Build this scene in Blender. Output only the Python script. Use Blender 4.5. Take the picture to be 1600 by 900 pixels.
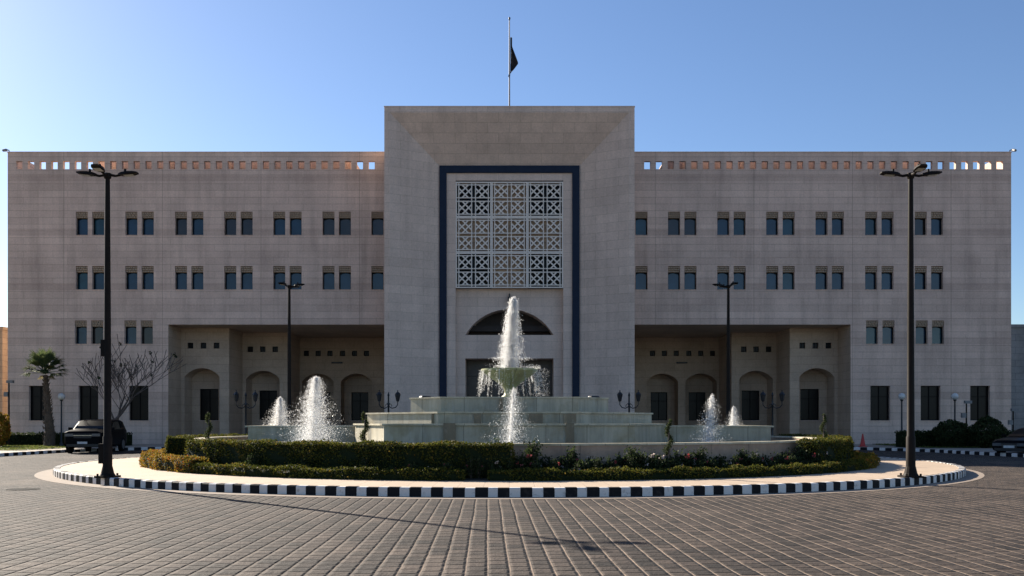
import bpy, math, random
import numpy as np
from mathutils import Vector, Matrix

random.seed(7); rng = np.random.default_rng(11)
S = bpy.context.scene
for o in list(bpy.data.objects): bpy.data.objects.remove(o)
COL = S.collection
PI = math.pi; R = math.radians

# ------------------------------------------------------------------ camera, sky, sun, exposure
EYE = 1.7; F = 1490.0
cam = bpy.data.cameras.new('camera'); camo = bpy.data.objects.new('camera', cam); COL.objects.link(camo)
camo.location = (0, 0, EYE); camo.rotation_euler = (R(90), 0, 0)
cam.sensor_width = 36; cam.lens = F/1600*36; cam.shift_x = 4/1600; cam.shift_y = 210/1600
cam.clip_start = .1; cam.clip_end = 6000
S.camera = camo
SUN_AZ = 43.8; SUN_EL = 26.0          # sun stands behind the building, to the left
W = bpy.data.worlds.new('World'); S.world = W; W.use_nodes = True
wn = W.node_tree; bg = wn.nodes['Background']
sky = wn.nodes.new('ShaderNodeTexSky'); sky.sky_type = 'NISHITA'; sky.sun_disc = False
sky.sun_elevation = R(SUN_EL); sky.sun_rotation = R(360-SUN_AZ)
sky.altitude = 700; sky.air_density = 1.0; sky.dust_density = .5; sky.ozone_density = 3.0
hs_ = wn.nodes.new('ShaderNodeHueSaturation'); hs_.inputs['Saturation'].default_value = 1.06; hs_.inputs['Hue'].default_value = .505
wn.links.new(sky.outputs[0], hs_.inputs['Color']); wn.links.new(hs_.outputs[0], bg.inputs[0]); bg.inputs[1].default_value = .061
sl = bpy.data.lights.new('sun', 'SUN'); so = bpy.data.objects.new('sun', sl); COL.objects.link(so)
sl.energy = 5.0; sl.angle = R(.5); sl.color = (1, .91, .78)
sd = Vector((-math.sin(R(SUN_AZ))*math.cos(R(SUN_EL)), math.cos(R(SUN_AZ))*math.cos(R(SUN_EL)), math.sin(R(SUN_EL))))
so.rotation_euler = sd.to_track_quat('Z', 'Y').to_euler(); so.location = (-60, 60, 60)
cy = S.cycles; cy.max_bounces = 16; cy.diffuse_bounces = 8; cy.transmission_bounces = 16; cy.transparent_max_bounces = 48
vs = S.view_settings; vs.view_transform = 'Standard'; vs.look = 'None'; vs.exposure = 1.32; vs.gamma = 1; vs.use_curve_mapping = False

# ------------------------------------------------------------------ node helpers / materials
class NT:
    def __init__(s, name):
        s.m = bpy.data.materials.new(name); s.m.use_nodes = True
        s.t = s.m.node_tree; s.n = s.t.nodes; s.p = s.n['Principled BSDF']; s.out = s.n['Material Output']
        s._pos = None
    def new(s, typ, **kw):
        x = s.n.new('ShaderNode'+typ)
        for k, v in kw.items(): setattr(x, k, v)
        return x
    def link(s, a, b): s.t.links.new(a, b)
    def put(s, sock, v):
        if hasattr(v, 'is_output'): s.link(v, sock)
        else: sock.default_value = v
    @property
    def pos(s):
        if s._pos is None: s._pos = s.new('NewGeometry')
        return s._pos.outputs['Position']
    def math(s, op, a, b=0.0, c=None):
        x = s.new('Math', operation=op); s.put(x.inputs[0], a); s.put(x.inputs[1], b)
        if c is not None: s.put(x.inputs[2], c)
        return x.outputs[0]
    def mix(s, f, a, b, mode='MIX'):
        x = s.new('Mix', data_type='RGBA', blend_type=mode); s.put(x.inputs[0], f)
        s.put(x.inputs[6], a if hasattr(a, 'is_output') else (*a, 1) if len(a) == 3 else a)
        s.put(x.inputs[7], b if hasattr(b, 'is_output') else (*b, 1) if len(b) == 3 else b)
        return x.outputs[2]
    def noise(s, scale, detail=4, rough=.55, vec=None):
        x = s.new('TexNoise'); x.inputs['Scale'].default_value = scale; x.inputs['Detail'].default_value = detail
        x.inputs['Roughness'].default_value = rough; s.link(vec or s.pos, x.inputs['Vector']); return x.outputs['Fac']
    def ramp(s, f, a, b, lo=0., hi=1.):
        x = s.new('MapRange'); s.put(x.inputs[0], f); x.inputs[1].default_value = a; x.inputs[2].default_value = b
        x.inputs[3].default_value = lo; x.inputs[4].default_value = hi; return x.outputs[0]
    def scaled(s, v):
        x = s.new('VectorMath', operation='MULTIPLY'); s.link(s.pos, x.inputs[0]); x.inputs[1].default_value = v; return x.outputs[0]
    def bump(s, h, strength=.5, dist=.02):
        x = s.new('Bump'); x.inputs['Strength'].default_value = strength; x.inputs['Distance'].default_value = dist
        s.link(h, x.inputs['Height']); s.link(x.outputs[0], s.p.inputs['Normal'])
    def col(s, c, rough=.6, metal=0., spec=.5):
        s.put(s.p.inputs['Base Color'], c if hasattr(c, 'is_output') else (*c, 1))
        s.put(s.p.inputs['Roughness'], rough); s.p.inputs['Metallic'].default_value = metal
        s.p.inputs['Specular IOR Level'].default_value = spec

def simple(name, a, b=None, rough=.6, metal=0., scale=6., bump=0., spec=.5):
    t = NT(name); b = b or tuple(x*.75 for x in a)
    f = t.ramp(t.noise(scale), .3, .7)
    t.col(t.mix(f, a, b), rough, metal, spec)
    if bump: t.bump(t.noise(scale*4), bump, .01)
    return t.m

def brick_mat(name, c1, c2, cm, bw, rh, mortar, rough=.8, band=.0, bumpd=.01, stain=.25, ground=False, rot=0., streak=.15, smooth=.1, courses=0):
    t = NT(name)
    sp = t.new('SeparateXYZ'); t.link(t.pos, sp.inputs[0])
    cb = t.new('CombineXYZ')
    if ground:
        c, s_ = math.cos(rot), math.sin(rot)
        u = t.math('ADD', t.math('MULTIPLY', sp.outputs[1], c), t.math('MULTIPLY', sp.outputs[0], s_))
        v = t.math('SUBTRACT', t.math('MULTIPLY', sp.outputs[0], c), t.math('MULTIPLY', sp.outputs[1], s_))
    else:
        ns = t.new('SeparateXYZ'); t.link(t._pos.outputs['True Normal'], ns.inputs[0])
        side = t.math('GREATER_THAN', t.math('ABSOLUTE', ns.outputs[0]), t.math('ADD', t.math('ABSOLUTE', ns.outputs[1]), .02))
        u = t.math('ADD', t.math('MULTIPLY', sp.outputs[1], side), t.math('MULTIPLY', sp.outputs[0], t.math('SUBTRACT', 1., side)))
        v = sp.outputs[2]
    if ground:                                # slightly wandering rows
        w = t.math('MULTIPLY', t.math('SUBTRACT', t.noise(.12, 2), .5), .08)
        v = t.math('ADD', v, w)
        w2 = t.math('MULTIPLY', t.math('SUBTRACT', t.noise(2.3, 2), .5), .02)
        v = t.math('ADD', v, w2)
    t.link(u, cb.inputs[0]); t.link(v, cb.inputs[1])
    br = t.new('TexBrick'); t.link(cb.outputs[0], br.inputs['Vector'])
    br.offset = .5; br.inputs['Scale'].default_value = 1.; br.inputs['Brick Width'].default_value = bw
    br.inputs['Row Height'].default_value = rh; br.inputs['Mortar Size'].default_value = mortar
    br.inputs['Mortar Smooth'].default_value = smooth; br.inputs['Bias'].default_value = 0.
    br.inputs['Color1'].default_value = (*c1, 1); br.inputs['Color2'].default_value = (*c2, 1); br.inputs['Mortar'].default_value = (*cm, 1)
    c = br.outputs['Color']
    if band:
        row = t.math('FLOOR', t.math('DIVIDE', v, rh))
        wn_ = t.new('TexWhiteNoise', noise_dimensions='1D'); t.link(row, wn_.inputs['W'])
        f = t.ramp(wn_.outputs['Value'], 0, 1, 1-band, 1+band)
        c = t.mix(1., c, t.ramp_rgb(f) if False else f, 'MULTIPLY')
    if courses:
        fr = t.math('FRACT', t.math('DIVIDE', v, rh)); ln = t.math('LESS_THAN', t.math('ABSOLUTE', t.math('SUBTRACT', fr, .5)), .462)
        rowk = t.new('TexWhiteNoise', noise_dimensions='1D'); t.link(t.math('FLOOR', t.math('ADD', t.math('DIVIDE', v, rh), .5)), rowk.inputs['W'])
        dk_ = t.math('MULTIPLY', t.math('SUBTRACT', 1., ln), t.ramp(rowk.outputs['Value'], 0, 1, .08, .36)); c = t.mix(dk_, c, tuple(x*.4 for x in c1))
        bnd = t.math('LESS_THAN', t.math('FRACT', t.math('DIVIDE', t.math('SUBTRACT', v, courses), 3.88)), .5/3.88)
        c = t.mix(t.math('MULTIPLY', bnd, .55), c, (.50, .36, .29))
        ej = t.math('LESS_THAN', t.math('FRACT', t.math('DIVIDE', t.math('ADD', u, 31.8), 7.03)), .045/7.03); c = t.mix(t.math('MULTIPLY', ej, .5), c, (.25, .19, .15))
    n = t.ramp(t.noise(.35 if not ground else .5, 6, .65), .3, .75, 1+stain*.4, 1-stain)
    c = t.mix(1., c, n, 'MULTIPLY')
    n2 = t.ramp(t.noise(9 if not ground else 30, 4), .25, .75, 1.1, .88)
    c = t.mix(1., c, n2, 'MULTIPLY')
    if streak and not ground:
        n3 = t.ramp(t.noise(1., 4, .6, t.scaled((1.6, 1.6, .12))), .45, .75, 1., 1-streak)
        c = t.mix(1., c, n3, 'MULTIPLY')
    if ground and rot:                        # sandy long joints with sun glint painted in, stronger to the right, plus old stains
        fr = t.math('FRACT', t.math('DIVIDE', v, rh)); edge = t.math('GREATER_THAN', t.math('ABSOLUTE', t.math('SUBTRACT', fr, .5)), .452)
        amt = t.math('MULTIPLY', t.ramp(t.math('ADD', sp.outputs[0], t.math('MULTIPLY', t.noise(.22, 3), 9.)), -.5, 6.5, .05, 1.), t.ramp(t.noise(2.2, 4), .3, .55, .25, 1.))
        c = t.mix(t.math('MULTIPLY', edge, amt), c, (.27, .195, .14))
        c = t.mix(t.ramp(t.noise(.9, 5, .7), .56, .74, 0, .45), c, (.02, .015, .012)); c = t.mix(t.ramp(t.noise(.31, 5, .65), .5, .72, 0, .4), c, (.16, .12, .09))
    t.col(c, rough, 0, .3)
    h = t.math('ADD', t.math('MULTIPLY', br.outputs['Fac'], -1.), t.math('MULTIPLY', t.noise(14, 4), .5))
    if ground:                                # each paver sits at its own height
        b2 = t.new('TexBrick'); t.link(cb.outputs[0], b2.inputs['Vector']); b2.offset = .5
        for k_, v_ in (('Scale', 1.), ('Brick Width', bw), ('Row Height', rh), ('Mortar Size', .045), ('Mortar Smooth', 1.)): b2.inputs[k_].default_value = v_
        h = t.math('ADD', h, t.math('MULTIPLY', b2.outputs['Fac'], -.85 if rot else -.2))
        u2 = t.math('FLOOR', t.math('DIVIDE', v, rh))
        wv = t.new('TexWhiteNoise', noise_dimensions='1D'); t.link(u2, wv.inputs['W'])
        h = t.math('ADD', h, t.math('MULTIPLY', t.noise(3.4, 5, .7), 1.6))
    t.bump(h, .9 if ground else .6, bumpd)
    return t.m

M = {}
def pz(y, d): return EYE+(660-y)*d/F
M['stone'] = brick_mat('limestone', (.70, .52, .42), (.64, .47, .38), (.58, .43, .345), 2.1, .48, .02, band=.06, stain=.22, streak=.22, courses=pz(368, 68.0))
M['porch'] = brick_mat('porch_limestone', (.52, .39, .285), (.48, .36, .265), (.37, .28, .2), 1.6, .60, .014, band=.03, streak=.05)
M['tower'] = brick_mat('tower_limestone', (.69, .535, .44), (.64, .495, .405), (.53, .415, .33), 1.5, .62, .014, band=.035, stain=.18)
M['carved'] = simple('carved_stone', (.42, .31, .22), (.26, .19, .13), .85, scale=14, bump=.6)
M['blue'] = simple('dark_blue_stone', (.008, .016, .036), (.012, .022, .046), .5, scale=3, spec=.15)
M['white_stone'] = simple('pale_lattice_stone', (.78, .70, .62), (.7, .63, .55), .7)
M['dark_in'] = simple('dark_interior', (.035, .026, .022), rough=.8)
M['door'] = simple('brown_door', (.05, .034, .026), (.03, .022, .018), .4, scale=3)
M['roof'] = simple('roof_gravel', (.13, .11, .09), rough=.9)
def glass_mat(name, a, rough=.06, sp_=.5):
    t = NT(name); t.col(t.mix(t.ramp(t.noise(.9, 3), .35, .65), a, tuple(x*.55 for x in a)), rough, 0, sp_); t.bump(t.noise(1.3, 2), .05, .02); return t.m
M['glass'] = glass_mat('blue_glass', (.012, .042, .08)); M['glass_b'] = glass_mat('curtained_glass', (.03, .024, .024), .12)
M['glass_c'] = glass_mat('teal_glass', (.011, .055, .078)); M['glass_d'] = glass_mat('ground_floor_glass', (.003, .003, .004), .3, .2)
M['frame'] = simple('dark_window_frame', (.008, .008, .008), rough=.5, spec=.1)
M['pole'] = simple('bronze_black_metal', (.012, .009, .0075), (.02, .0145, .011), .6, 0., scale=9, spec=.1)
M['lens'] = simple('lamp_lens', (.5, .5, .45), rough=.15)
M['lantern'] = simple('lantern_metal', (.012, .012, .014), rough=.45)
M['globe'] = simple('white_globe', (.62, .62, .6), rough=.25)
M['asph'] = simple('dusty_ground', (.24, .19, .145), (.17, .14, .11), .95, scale=.4)
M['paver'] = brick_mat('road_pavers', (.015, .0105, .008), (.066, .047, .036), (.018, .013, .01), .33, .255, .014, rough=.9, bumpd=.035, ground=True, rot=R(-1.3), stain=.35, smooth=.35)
M['platform'] = brick_mat('sand_paving', (.5, .385, .28), (.47, .36, .26), (.4, .3, .22), .6, .6, .01, rough=.85, bumpd=.003, ground=True, stain=.12)
M['sidewalk'] = brick_mat('pavement_slabs', (.4, .33, .26), (.36, .3, .235), (.26, .21, .17), .5, .5, .012, rough=.85, bumpd=.004, ground=True, stain=.2)
M['mortar'] = simple('sandy_mortar', (.3, .23, .175), (.22, .175, .135), .95, scale=2.5)
def paint(name, c, wear, cw):
    t = NT(name); f = t.ramp(t.noise(7, 6, .7), .55, .72)
    t.col(t.mix(t.math('MULTIPLY', f, wear), c, cw), .7, 0, .15); t.bump(t.noise(25), .3, .008); return t.m
M['kw'] = paint('white_kerb_paint', (.7, .66, .62), .95, (.36, .32, .28)); M['kb'] = paint('black_kerb_paint', (.012, .012, .014), .35, (.1, .085, .075))
M['grass'] = simple('lawn_soil', (.06, .07, .02), (.09, .08, .035), .95, scale=4)
M['soil'] = simple('bed_soil', (.06, .042, .028), rough=.95)
def fount(name, a, b):
    t = NT(name); sp = t.new('SeparateXYZ'); t.link(t.pos, sp.inputs[0]); ang = t.math('ADD', sp.outputs[0], t.math('MULTIPLY', sp.outputs[1], .35)); cb = t.new('CombineXYZ'); t.link(ang, cb.inputs[0]); t.link(sp.outputs[2], cb.inputs[1])
    br = t.new('TexBrick'); br.offset = 0; t.link(cb.outputs[0], br.inputs['Vector']); br.inputs['Scale'].default_value = 1; br.inputs['Brick Width'].default_value = 1.32; br.inputs['Row Height'].default_value = 6.; br.inputs['Mortar Size'].default_value = .012
    br.inputs['Color1'].default_value = (*a, 1); br.inputs['Color2'].default_value = (*b, 1); br.inputs['Mortar'].default_value = (*[x*.5 for x in b], 1)
    s1 = t.noise(1.2, 6, .7, t.scaled((2.6, 2.6, .3))); c = t.mix(t.ramp(s1, .42, .68, 0, .55), br.outputs['Color'], tuple(x*.45 for x in b))
    c = t.mix(t.ramp(t.noise(1.1, 4, .6), .5, .7, 0, .7), c, (.27, .22, .12))
    c = t.mix(t.ramp(t.noise(4., 6, .7, t.scaled((1, 1, .5))), .55, .75, 0, .5), c, (.5, .49, .42))
    t.col(c, .5, 0, .4); t.bump(t.noise(9), .2, .01); return t.m
M['fstone'] = fount('wet_fountain_stone', (.51, .455, .335), (.38, .345, .255)); M['fbrown'] = fount('stained_fountain_stone', (.30, .23, .14), (.22, .17, .105))
M['fcap'] = fount('fountain_coping', (.58, .51, .37), (.46, .41, .29)); M['bowl'] = fount('mossy_bowl_stone', (.46, .44, .22), (.3, .31, .14))
M['pwall'] = brick_mat('pool_wall_slabs', (.42, .29, .205), (.39, .27, .19), (.25, .18, .13), 1.3, 1.2, .012, rough=.6, streak=.3)
tw = NT('pool_water'); tw.col((.03, .06, .055), .04, 0, .6); tw.bump(tw.noise(5, 3), .5, .03); M['water'] = tw.m
td = NT('white_water'); td.n.remove(td.p)
d1 = td.new('BsdfDiffuse'); d1.inputs[0].default_value = (.97, .97, .97, 1); d2 = td.new('BsdfTranslucent'); d2.inputs[0].default_value = (.985, .98, .97, 1)
d3 = td.new('BsdfGlossy'); d3.inputs['Roughness'].default_value = .15; mx = td.new('MixShader'); mx.inputs[0].default_value = .78; my = td.new('MixShader'); my.inputs[0].default_value = .12
td.link(d1.outputs[0], mx.inputs[1]); td.link(d2.outputs[0], mx.inputs[2]); td.link(mx.outputs[0], my.inputs[1]); td.link(d3.outputs[0], my.inputs[2]); tz = td.new('MixShader'); tz.inputs[0].default_value = .42; tr_ = td.new('BsdfTransparent'); td.link(my.outputs[0], tz.inputs[1]); td.link(tr_.outputs[0], tz.inputs[2]); td.link(tz.outputs[0], td.out.inputs[0]); M['spray'] = td.m
def leaf_mat(name, a, b, c=None, tr=.42):
    t = NT(name); at = t.new('Attribute', attribute_name='tint'); f = at.outputs['Fac']
    cc = t.mix(t.ramp(f, 0, .75), a, b)
    if c: cc = t.mix(t.ramp(f, .8, .95), cc, c)
    t.col(cc, .7, 0, .12)
    tl = t.new('BsdfTranslucent'); t.link(cc, tl.inputs[0]); mx = t.new('MixShader'); mx.inputs[0].default_value = tr
    t.link(t.p.outputs[0], mx.inputs[1]); t.link(tl.outputs[0], mx.inputs[2]); t.link(mx.outputs[0], t.out.inputs[0]); return t.m
M['leaf'] = leaf_mat('hedge_leaves', (.036, .048, .010), (.115, .11, .018), (.2, .13, .025)); M['leaf_y'] = leaf_mat('yellowing_sunlit_hedge_leaves', (.12, .105, .015), (.30, .185, .025), (.36, .12, .03))  # yellowing leaves: real yellowing, with warm sunlight painted into the orange
M['leaf_d'] = leaf_mat('dark_shrub_leaves', (.018, .03, .012), (.05, .065, .025)); M['leaf_p'] = leaf_mat('palm_leaves', (.05, .075, .03), (.11, .13, .05), (.2, .17, .09))
M['leaf_top'] = leaf_mat('topiary_leaves', (.02, .035, .015), (.06, .07, .025)); M['blade'] = leaf_mat('grass_blades', (.06, .09, .02), (.14, .16, .04), (.22, .19, .08))
M['petal'] = leaf_mat('flower_petals', (.35, .06, .06), (.45, .12, .12), (.6, .5, .45))
M['bark'] = simple('bare_bark', (.11, .085, .07), (.06, .045, .04), .9, scale=12, bump=.5); M['pbark'] = simple('palm_bark', (.13, .09, .06), (.06, .042, .03), .95, scale=14, bump=.9)
M['car'] = simple('black_car_paint', (.004, .0045, .006), rough=.35, spec=.04); M['cglass'] = simple('car_glass', (.004, .005, .006), rough=.05, spec=.12)
M['tyre'] = simple('tyre_rubber', (.015, .015, .015), rough=.9, spec=.05); M['rim'] = simple('wheel_alloy', (.25, .25, .26), rough=.3, metal=.8); M['trim'] = simple('black_trim', (.012, .012, .012), rough=.5)
M['hl'] = simple('headlamp_glass', (.12, .125, .13), rough=.1); M['plate'] = simple('white_plate', (.6, .6, .6), rough=.4); M['chrome'] = simple('chrome', (.5, .5, .5), rough=.15, metal=1.)
M['cone'] = simple('cone_red', (.5, .03, .025), rough=.5); M['conew'] = simple('cone_white', (.7, .7, .68), rough=.5)
M['fgreen'] = simple('flag_green', (.008, .05, .03), rough=.85); M['fwhite'] = simple('flag_white', (.55, .55, .53), rough=.85); M['fblack'] = simple('flag_black', (.01, .009, .012), rough=.85)
M['steel'] = simple('painted_steel', (.09, .09, .1), rough=.5, metal=.2); M['nb_l'] = brick_mat('neighbour_beige', (.5, .37, .24), (.46, .34, .22), (.35, .25, .17), 1.2, .5, .02); M['nb_r'] = brick_mat('neighbour_grey', (.3, .29, .28), (.28, .27, .26), (.2, .2, .2), 1.2, .5, .02)
M['camw'] = simple('camera_housing', (.2, .2, .2), rough=.5)

# ------------------------------------------------------------------ mesh helpers
class MB:
    def __init__(s): s.v = []; s.f = []; s.mi = []; s.cur = 0
    def face(s, *pts):
        b = len(s.v); s.v += [tuple(p) for p in pts]; s.f.append(tuple(range(b, b+len(pts)))); s.mi.append(s.cur)
    def add(s, vs, fs):
        b = len(s.v); s.v += [tuple(p) for p in vs]; s.f += [tuple(i+b for i in f) for f in fs]; s.mi += [s.cur]*len(fs)
    def box(s, x0, x1, y0, y1, z0, z1, rot=None, c=None):
        vs = [(x, y, z) for z in (z0, z1) for y in (y0, y1) for x in (x0, x1)]
        if rot is not None:
            c = Vector(c) if c is not None else Vector(((x0+x1)/2, (y0+y1)/2, (z0+z1)/2)); vs = [rot @ (Vector(p)-c) + c for p in vs]
        s.add(vs, [(0, 2, 3, 1), (4, 5, 7, 6), (0, 1, 5, 4), (2, 6, 7, 3), (0, 4, 6, 2), (1, 3, 7, 5)])
    def tube(s, pts, rad, n=10, caps=True):
        pts = [Vector(p) for p in pts]; rad = rad if hasattr(rad, '__len__') else [rad]*len(pts)
        vs = []; fs = []; up = None
        for i, p in enumerate(pts):
            t = (pts[min(i+1, len(pts)-1)]-pts[max(i-1, 0)]).normalized()
            a = Vector((1, 0, 0)) if up is None and abs(t.x) < .9 else (up if up is not None else Vector((0, 1, 0)))
            a = (a - t*a.dot(t)).normalized(); up = a; b = t.cross(a)
            for k in range(n):
                q = 2*PI*k/n; vs.append(p + (a*math.cos(q)+b*math.sin(q))*rad[i])
        for i in range(len(pts)-1):
            for k in range(n): fs.append((i*n+k, i*n+(k+1) % n, (i+1)*n+(k+1) % n, (i+1)*n+k))
        if caps: fs.append(tuple(reversed(range(n)))); fs.append(tuple((len(pts)-1)*n+k for k in range(n)))
        s.add(vs, fs)
    def lathe(s, prof, c=(0, 0, 0), n=24):
        vs = []; fs = []
        for r, z in prof:
            for k in range(n): q = 2*PI*k/n; vs.append((c[0]+r*math.cos(q), c[1]+r*math.sin(q), c[2]+z))
        for i in range(len(prof)-1):
            for k in range(n): fs.append((i*n+k, i*n+(k+1) % n, (i+1)*n+(k+1) % n, (i+1)*n+k))
        s.add(vs, fs)
    def prism(s, poly, z0, z1):                   # poly counter-clockwise seen from above
        n = len(poly); vs = [(x, y, z0) for x, y in poly]+[(x, y, z1) for x, y in poly]
        s.add(vs, [tuple(reversed(range(n))), tuple(range(n, 2*n))]+[(i, (i+1) % n, n+(i+1) % n, n+i) for i in range(n)])
    def build(s, name, mats, parent=None, smooth=None, loc=None):
        me = bpy.data.meshes.new(name)
        off = Vector(loc) if loc is not None else (world_loc(parent) if parent is not None else Vector())
        me.from_pydata([Vector(p)-off for p in s.v], [], s.f)
        mats = mats if isinstance(mats, (list, tuple)) else [mats]
        for m in mats: me.materials.append(m)
        if len(mats) > 1: me.polygons.foreach_set('material_index', s.mi)
        if smooth:
            me.polygons.foreach_set('use_smooth', [True]*len(me.polygons)); me.set_sharp_from_angle(angle=R(smooth))
        me.update()
        o = bpy.data.objects.new(name, me); COL.objects.link(o)
        if parent is not None: o.parent = parent
        if loc is not None:
            o.location = Vector(loc) - (world_loc(parent) if parent is not None else Vector())
        return o
def world_loc(o):
    p = Vector(o.location)
    while o.parent is not None: o = o.parent; p += Vector(o.location)
    return p
def tag(o, label=None, cat=None, group=None, kind=None):
    if label: o['label'] = label
    if cat: o['category'] = cat
    if group: o['group'] = group
    if kind: o['kind'] = kind
    return o
def thing(name, label, cat, loc, group=None):
    o = bpy.data.objects.new(name, None); COL.objects.link(o); o.location = loc; o.empty_display_size = .3
    return tag(o, label, cat, group)
def copy_tree(o, parent=None):
    kids = [c for c in bpy.data.objects if c.parent == o]
    c = o.copy(); COL.objects.link(c); c.parent = parent
    for k in kids: copy_tree(k, c)
    return c
def dup(o, loc, rz=0., label=None, sc=None):
    c = copy_tree(o); c.location = loc; c.rotation_euler = (0, 0, rz)
    if label: c['label'] = label
    if sc: c.scale = (sc, sc, sc)
    return c
def struct(mb, name, mats, **k): return tag(mb.build(name, mats, **k), kind='structure')

def raw_mesh(name, verts, faces, mat, parent=None, tint=None, loc=None, nper=4):
    me = bpy.data.meshes.new(name); nv = len(verts); nf = len(faces)
    off = np.array(loc if loc is not None else (world_loc(parent) if parent is not None else (0, 0, 0)))
    me.vertices.add(nv); me.vertices.foreach_set('co', (verts-off).astype(np.float32).ravel())
    me.loops.add(nf*nper); me.loops.foreach_set('vertex_index', faces.astype(np.int32).ravel())
    me.polygons.add(nf); me.polygons.foreach_set('loop_start', np.arange(0, nf*nper, nper, dtype=np.int32))
    me.update(calc_edges=True)
    if tint is not None:
        a = me.attributes.new('tint', 'FLOAT', 'POINT'); a.data.foreach_set('value', tint.astype(np.float32))
    me.materials.append(mat); me.validate()
    o = bpy.data.objects.new(name, me); COL.objects.link(o)
    if parent is not None: o.parent = parent
    if loc is not None: o.location = Vector(loc) - (world_loc(parent) if parent is not None else Vector())
    return o
def leaf_arrays(pts, size, nrm=None, aspect=.6, bias=.6, tint=None):
    n = len(pts); d = rng.normal(size=(n, 3))
    d /= np.linalg.norm(d, axis=1)[:, None]
    if nrm is not None: d = d*(1-bias)+nrm*bias; d /= np.linalg.norm(d, axis=1)[:, None]
    a = np.cross(d, rng.normal(size=(n, 3))); a /= np.linalg.norm(a, axis=1)[:, None]+1e-9; b = np.cross(d, a)
    sz = (size*rng.uniform(.6, 1.35, n))[:, None]
    v = np.stack([pts-a*sz*.5, pts+b*sz*.5*aspect, pts+a*sz*.5, pts-b*sz*.5*aspect], 1).reshape(-1, 3)
    f = np.arange(4*n).reshape(-1, 4); tt = np.repeat(rng.random(n) if tint is None else tint, 4)
    return v, f, tt

def px(x, d): return (x-796)*d/F                 # a column of the photograph at depth d -> metres
def pz(y, d): return EYE+(660-y)*d/F
def drop(o, z=0.): return o

# ------------------------------------------------------------------ ground, road, kerbs
CX, CY, RI = 0., 38., 16.4
b = MB(); b.face((-2500, -600, -.05), (2500, -600, -.05), (2500, 4000, -.05), (-2500, 4000, -.05)); struct(b, 'ground', M['asph'])
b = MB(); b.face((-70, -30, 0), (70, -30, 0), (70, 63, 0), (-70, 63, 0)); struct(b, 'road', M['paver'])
def ring(b, r0, r1, z, n=160, a0=0, a1=2*PI):
    for i in range(n):
        p, q = a0+(a1-a0)*i/n, a0+(a1-a0)*(i+1)/n
        b.face(*[(CX+r*math.sin(t), CY-r*math.cos(t), z) for r, t in ((r0, q), (r0, p), (r1, p), (r1, q))][::-1])
b = MB(); ring(b, RI-.02, RI+.55, .006); struct(b, 'road_edge', M['mortar'])
b = MB(); ring(b, 10.5, RI-.2, .2); struct(b, 'pavement', M['platform'])
def kerb_line(path, w, h, z0, blk, name, side=1):
    """kerb of painted blocks along a polyline; side=+1 puts its width to the left of travel"""
    pts = [Vector(p) for p in path]; seg = [0]
    for i in range(1, len(pts)): seg.append(seg[-1]+(pts[i]-pts[i-1]).length)
    def at(s):
        s = min(max(s, 0), seg[-1]-1e-6)
        for i in range(1, len(seg)):
            if s <= seg[i]: t = (s-seg[i-1])/(seg[i]-seg[i-1]); return pts[i-1].lerp(pts[i], t), (pts[i]-pts[i-1]).normalized()
    b = MB(); n = int(seg[-1]/blk); L = seg[-1]/n; k = 0
    cuts = [0.]
    for i in range(n): cuts.append((i+1)*L + random.uniform(-.016, .016) + (.018 if i % 2 else 0))
    cuts[-1] = seg[-1]
    for i in range(n):
        b.cur = i % 2
        g = .003
        (p, d), (q, e) = at(cuts[i]+g), at(cuts[i+1]-g)
        jo = random.uniform(-.008, .008); jh = random.uniform(-.006, .006)
        nrm = lambda d: Vector((-d.y, d.x))*side
        pi_, qi = p+nrm(d)*w, q+nrm(e)*w; p = p+nrm(d)*(jo); q = q+nrm(e)*(jo)
        bv = .025; pb, qb = p+nrm(d)*bv, q+nrm(e)*bv; H = h+jh
        vs = [(*p, z0), (*q, z0), (*qi, z0), (*pi_, z0), (*p, z0+H-bv), (*q, z0+H-bv), (*qb, z0+H), (*pb, z0+H), (*qi, z0+H), (*pi_, z0+H)]
        fs = [(0, 1, 5, 4), (4, 5, 6, 7), (7, 6, 8, 9), (1, 2, 8, 6, 5), (0, 4, 7, 9, 3), (2, 3, 9, 8)]
        if side < 0: fs = [tuple(reversed(f)) for f in fs]
        b.add(vs, fs)
    return struct(b, name, [M['kw'], M['kb']])
N = 360
kerb_line([(RI*math.sin(2*PI*i/N), CY-RI*math.cos(2*PI*i/N)) for i in range(N+1)], .2, .215, 0, .255, 'kerb')
def smooth_path(cp, n=14):
    out = []
    P = [cp[0]]+cp+[cp[-1]]
    for i in range(1, len(P)-2):
        a, b_, c, d = [Vector(p) for p in P[i-1:i+3]]
        for k in range(n):
            t = k/n; out.append(.5*((2*b_)+(c-a)*t+(2*a-5*b_+4*c-d)*t*t+(3*b_-a-3*c+d)*t**3))
    out.append(Vector(cp[-1])); return out
OUT = smooth_path([(-30, 26), (-26.5, 38), (-25.4, 46), (-25, 53.5), (-23.3, 57.6), (-20.5, 59.6), (-14, 60.6), (0, 61), (14, 60.6), (20.5, 59.6), (23.7, 55.2), (24.6, 49), (26.5, 38), (30, 26)])
kerb_line([(p.x, p.y) for p in OUT], .2, .17, 0, .42, 'kerb', side=1)
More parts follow.
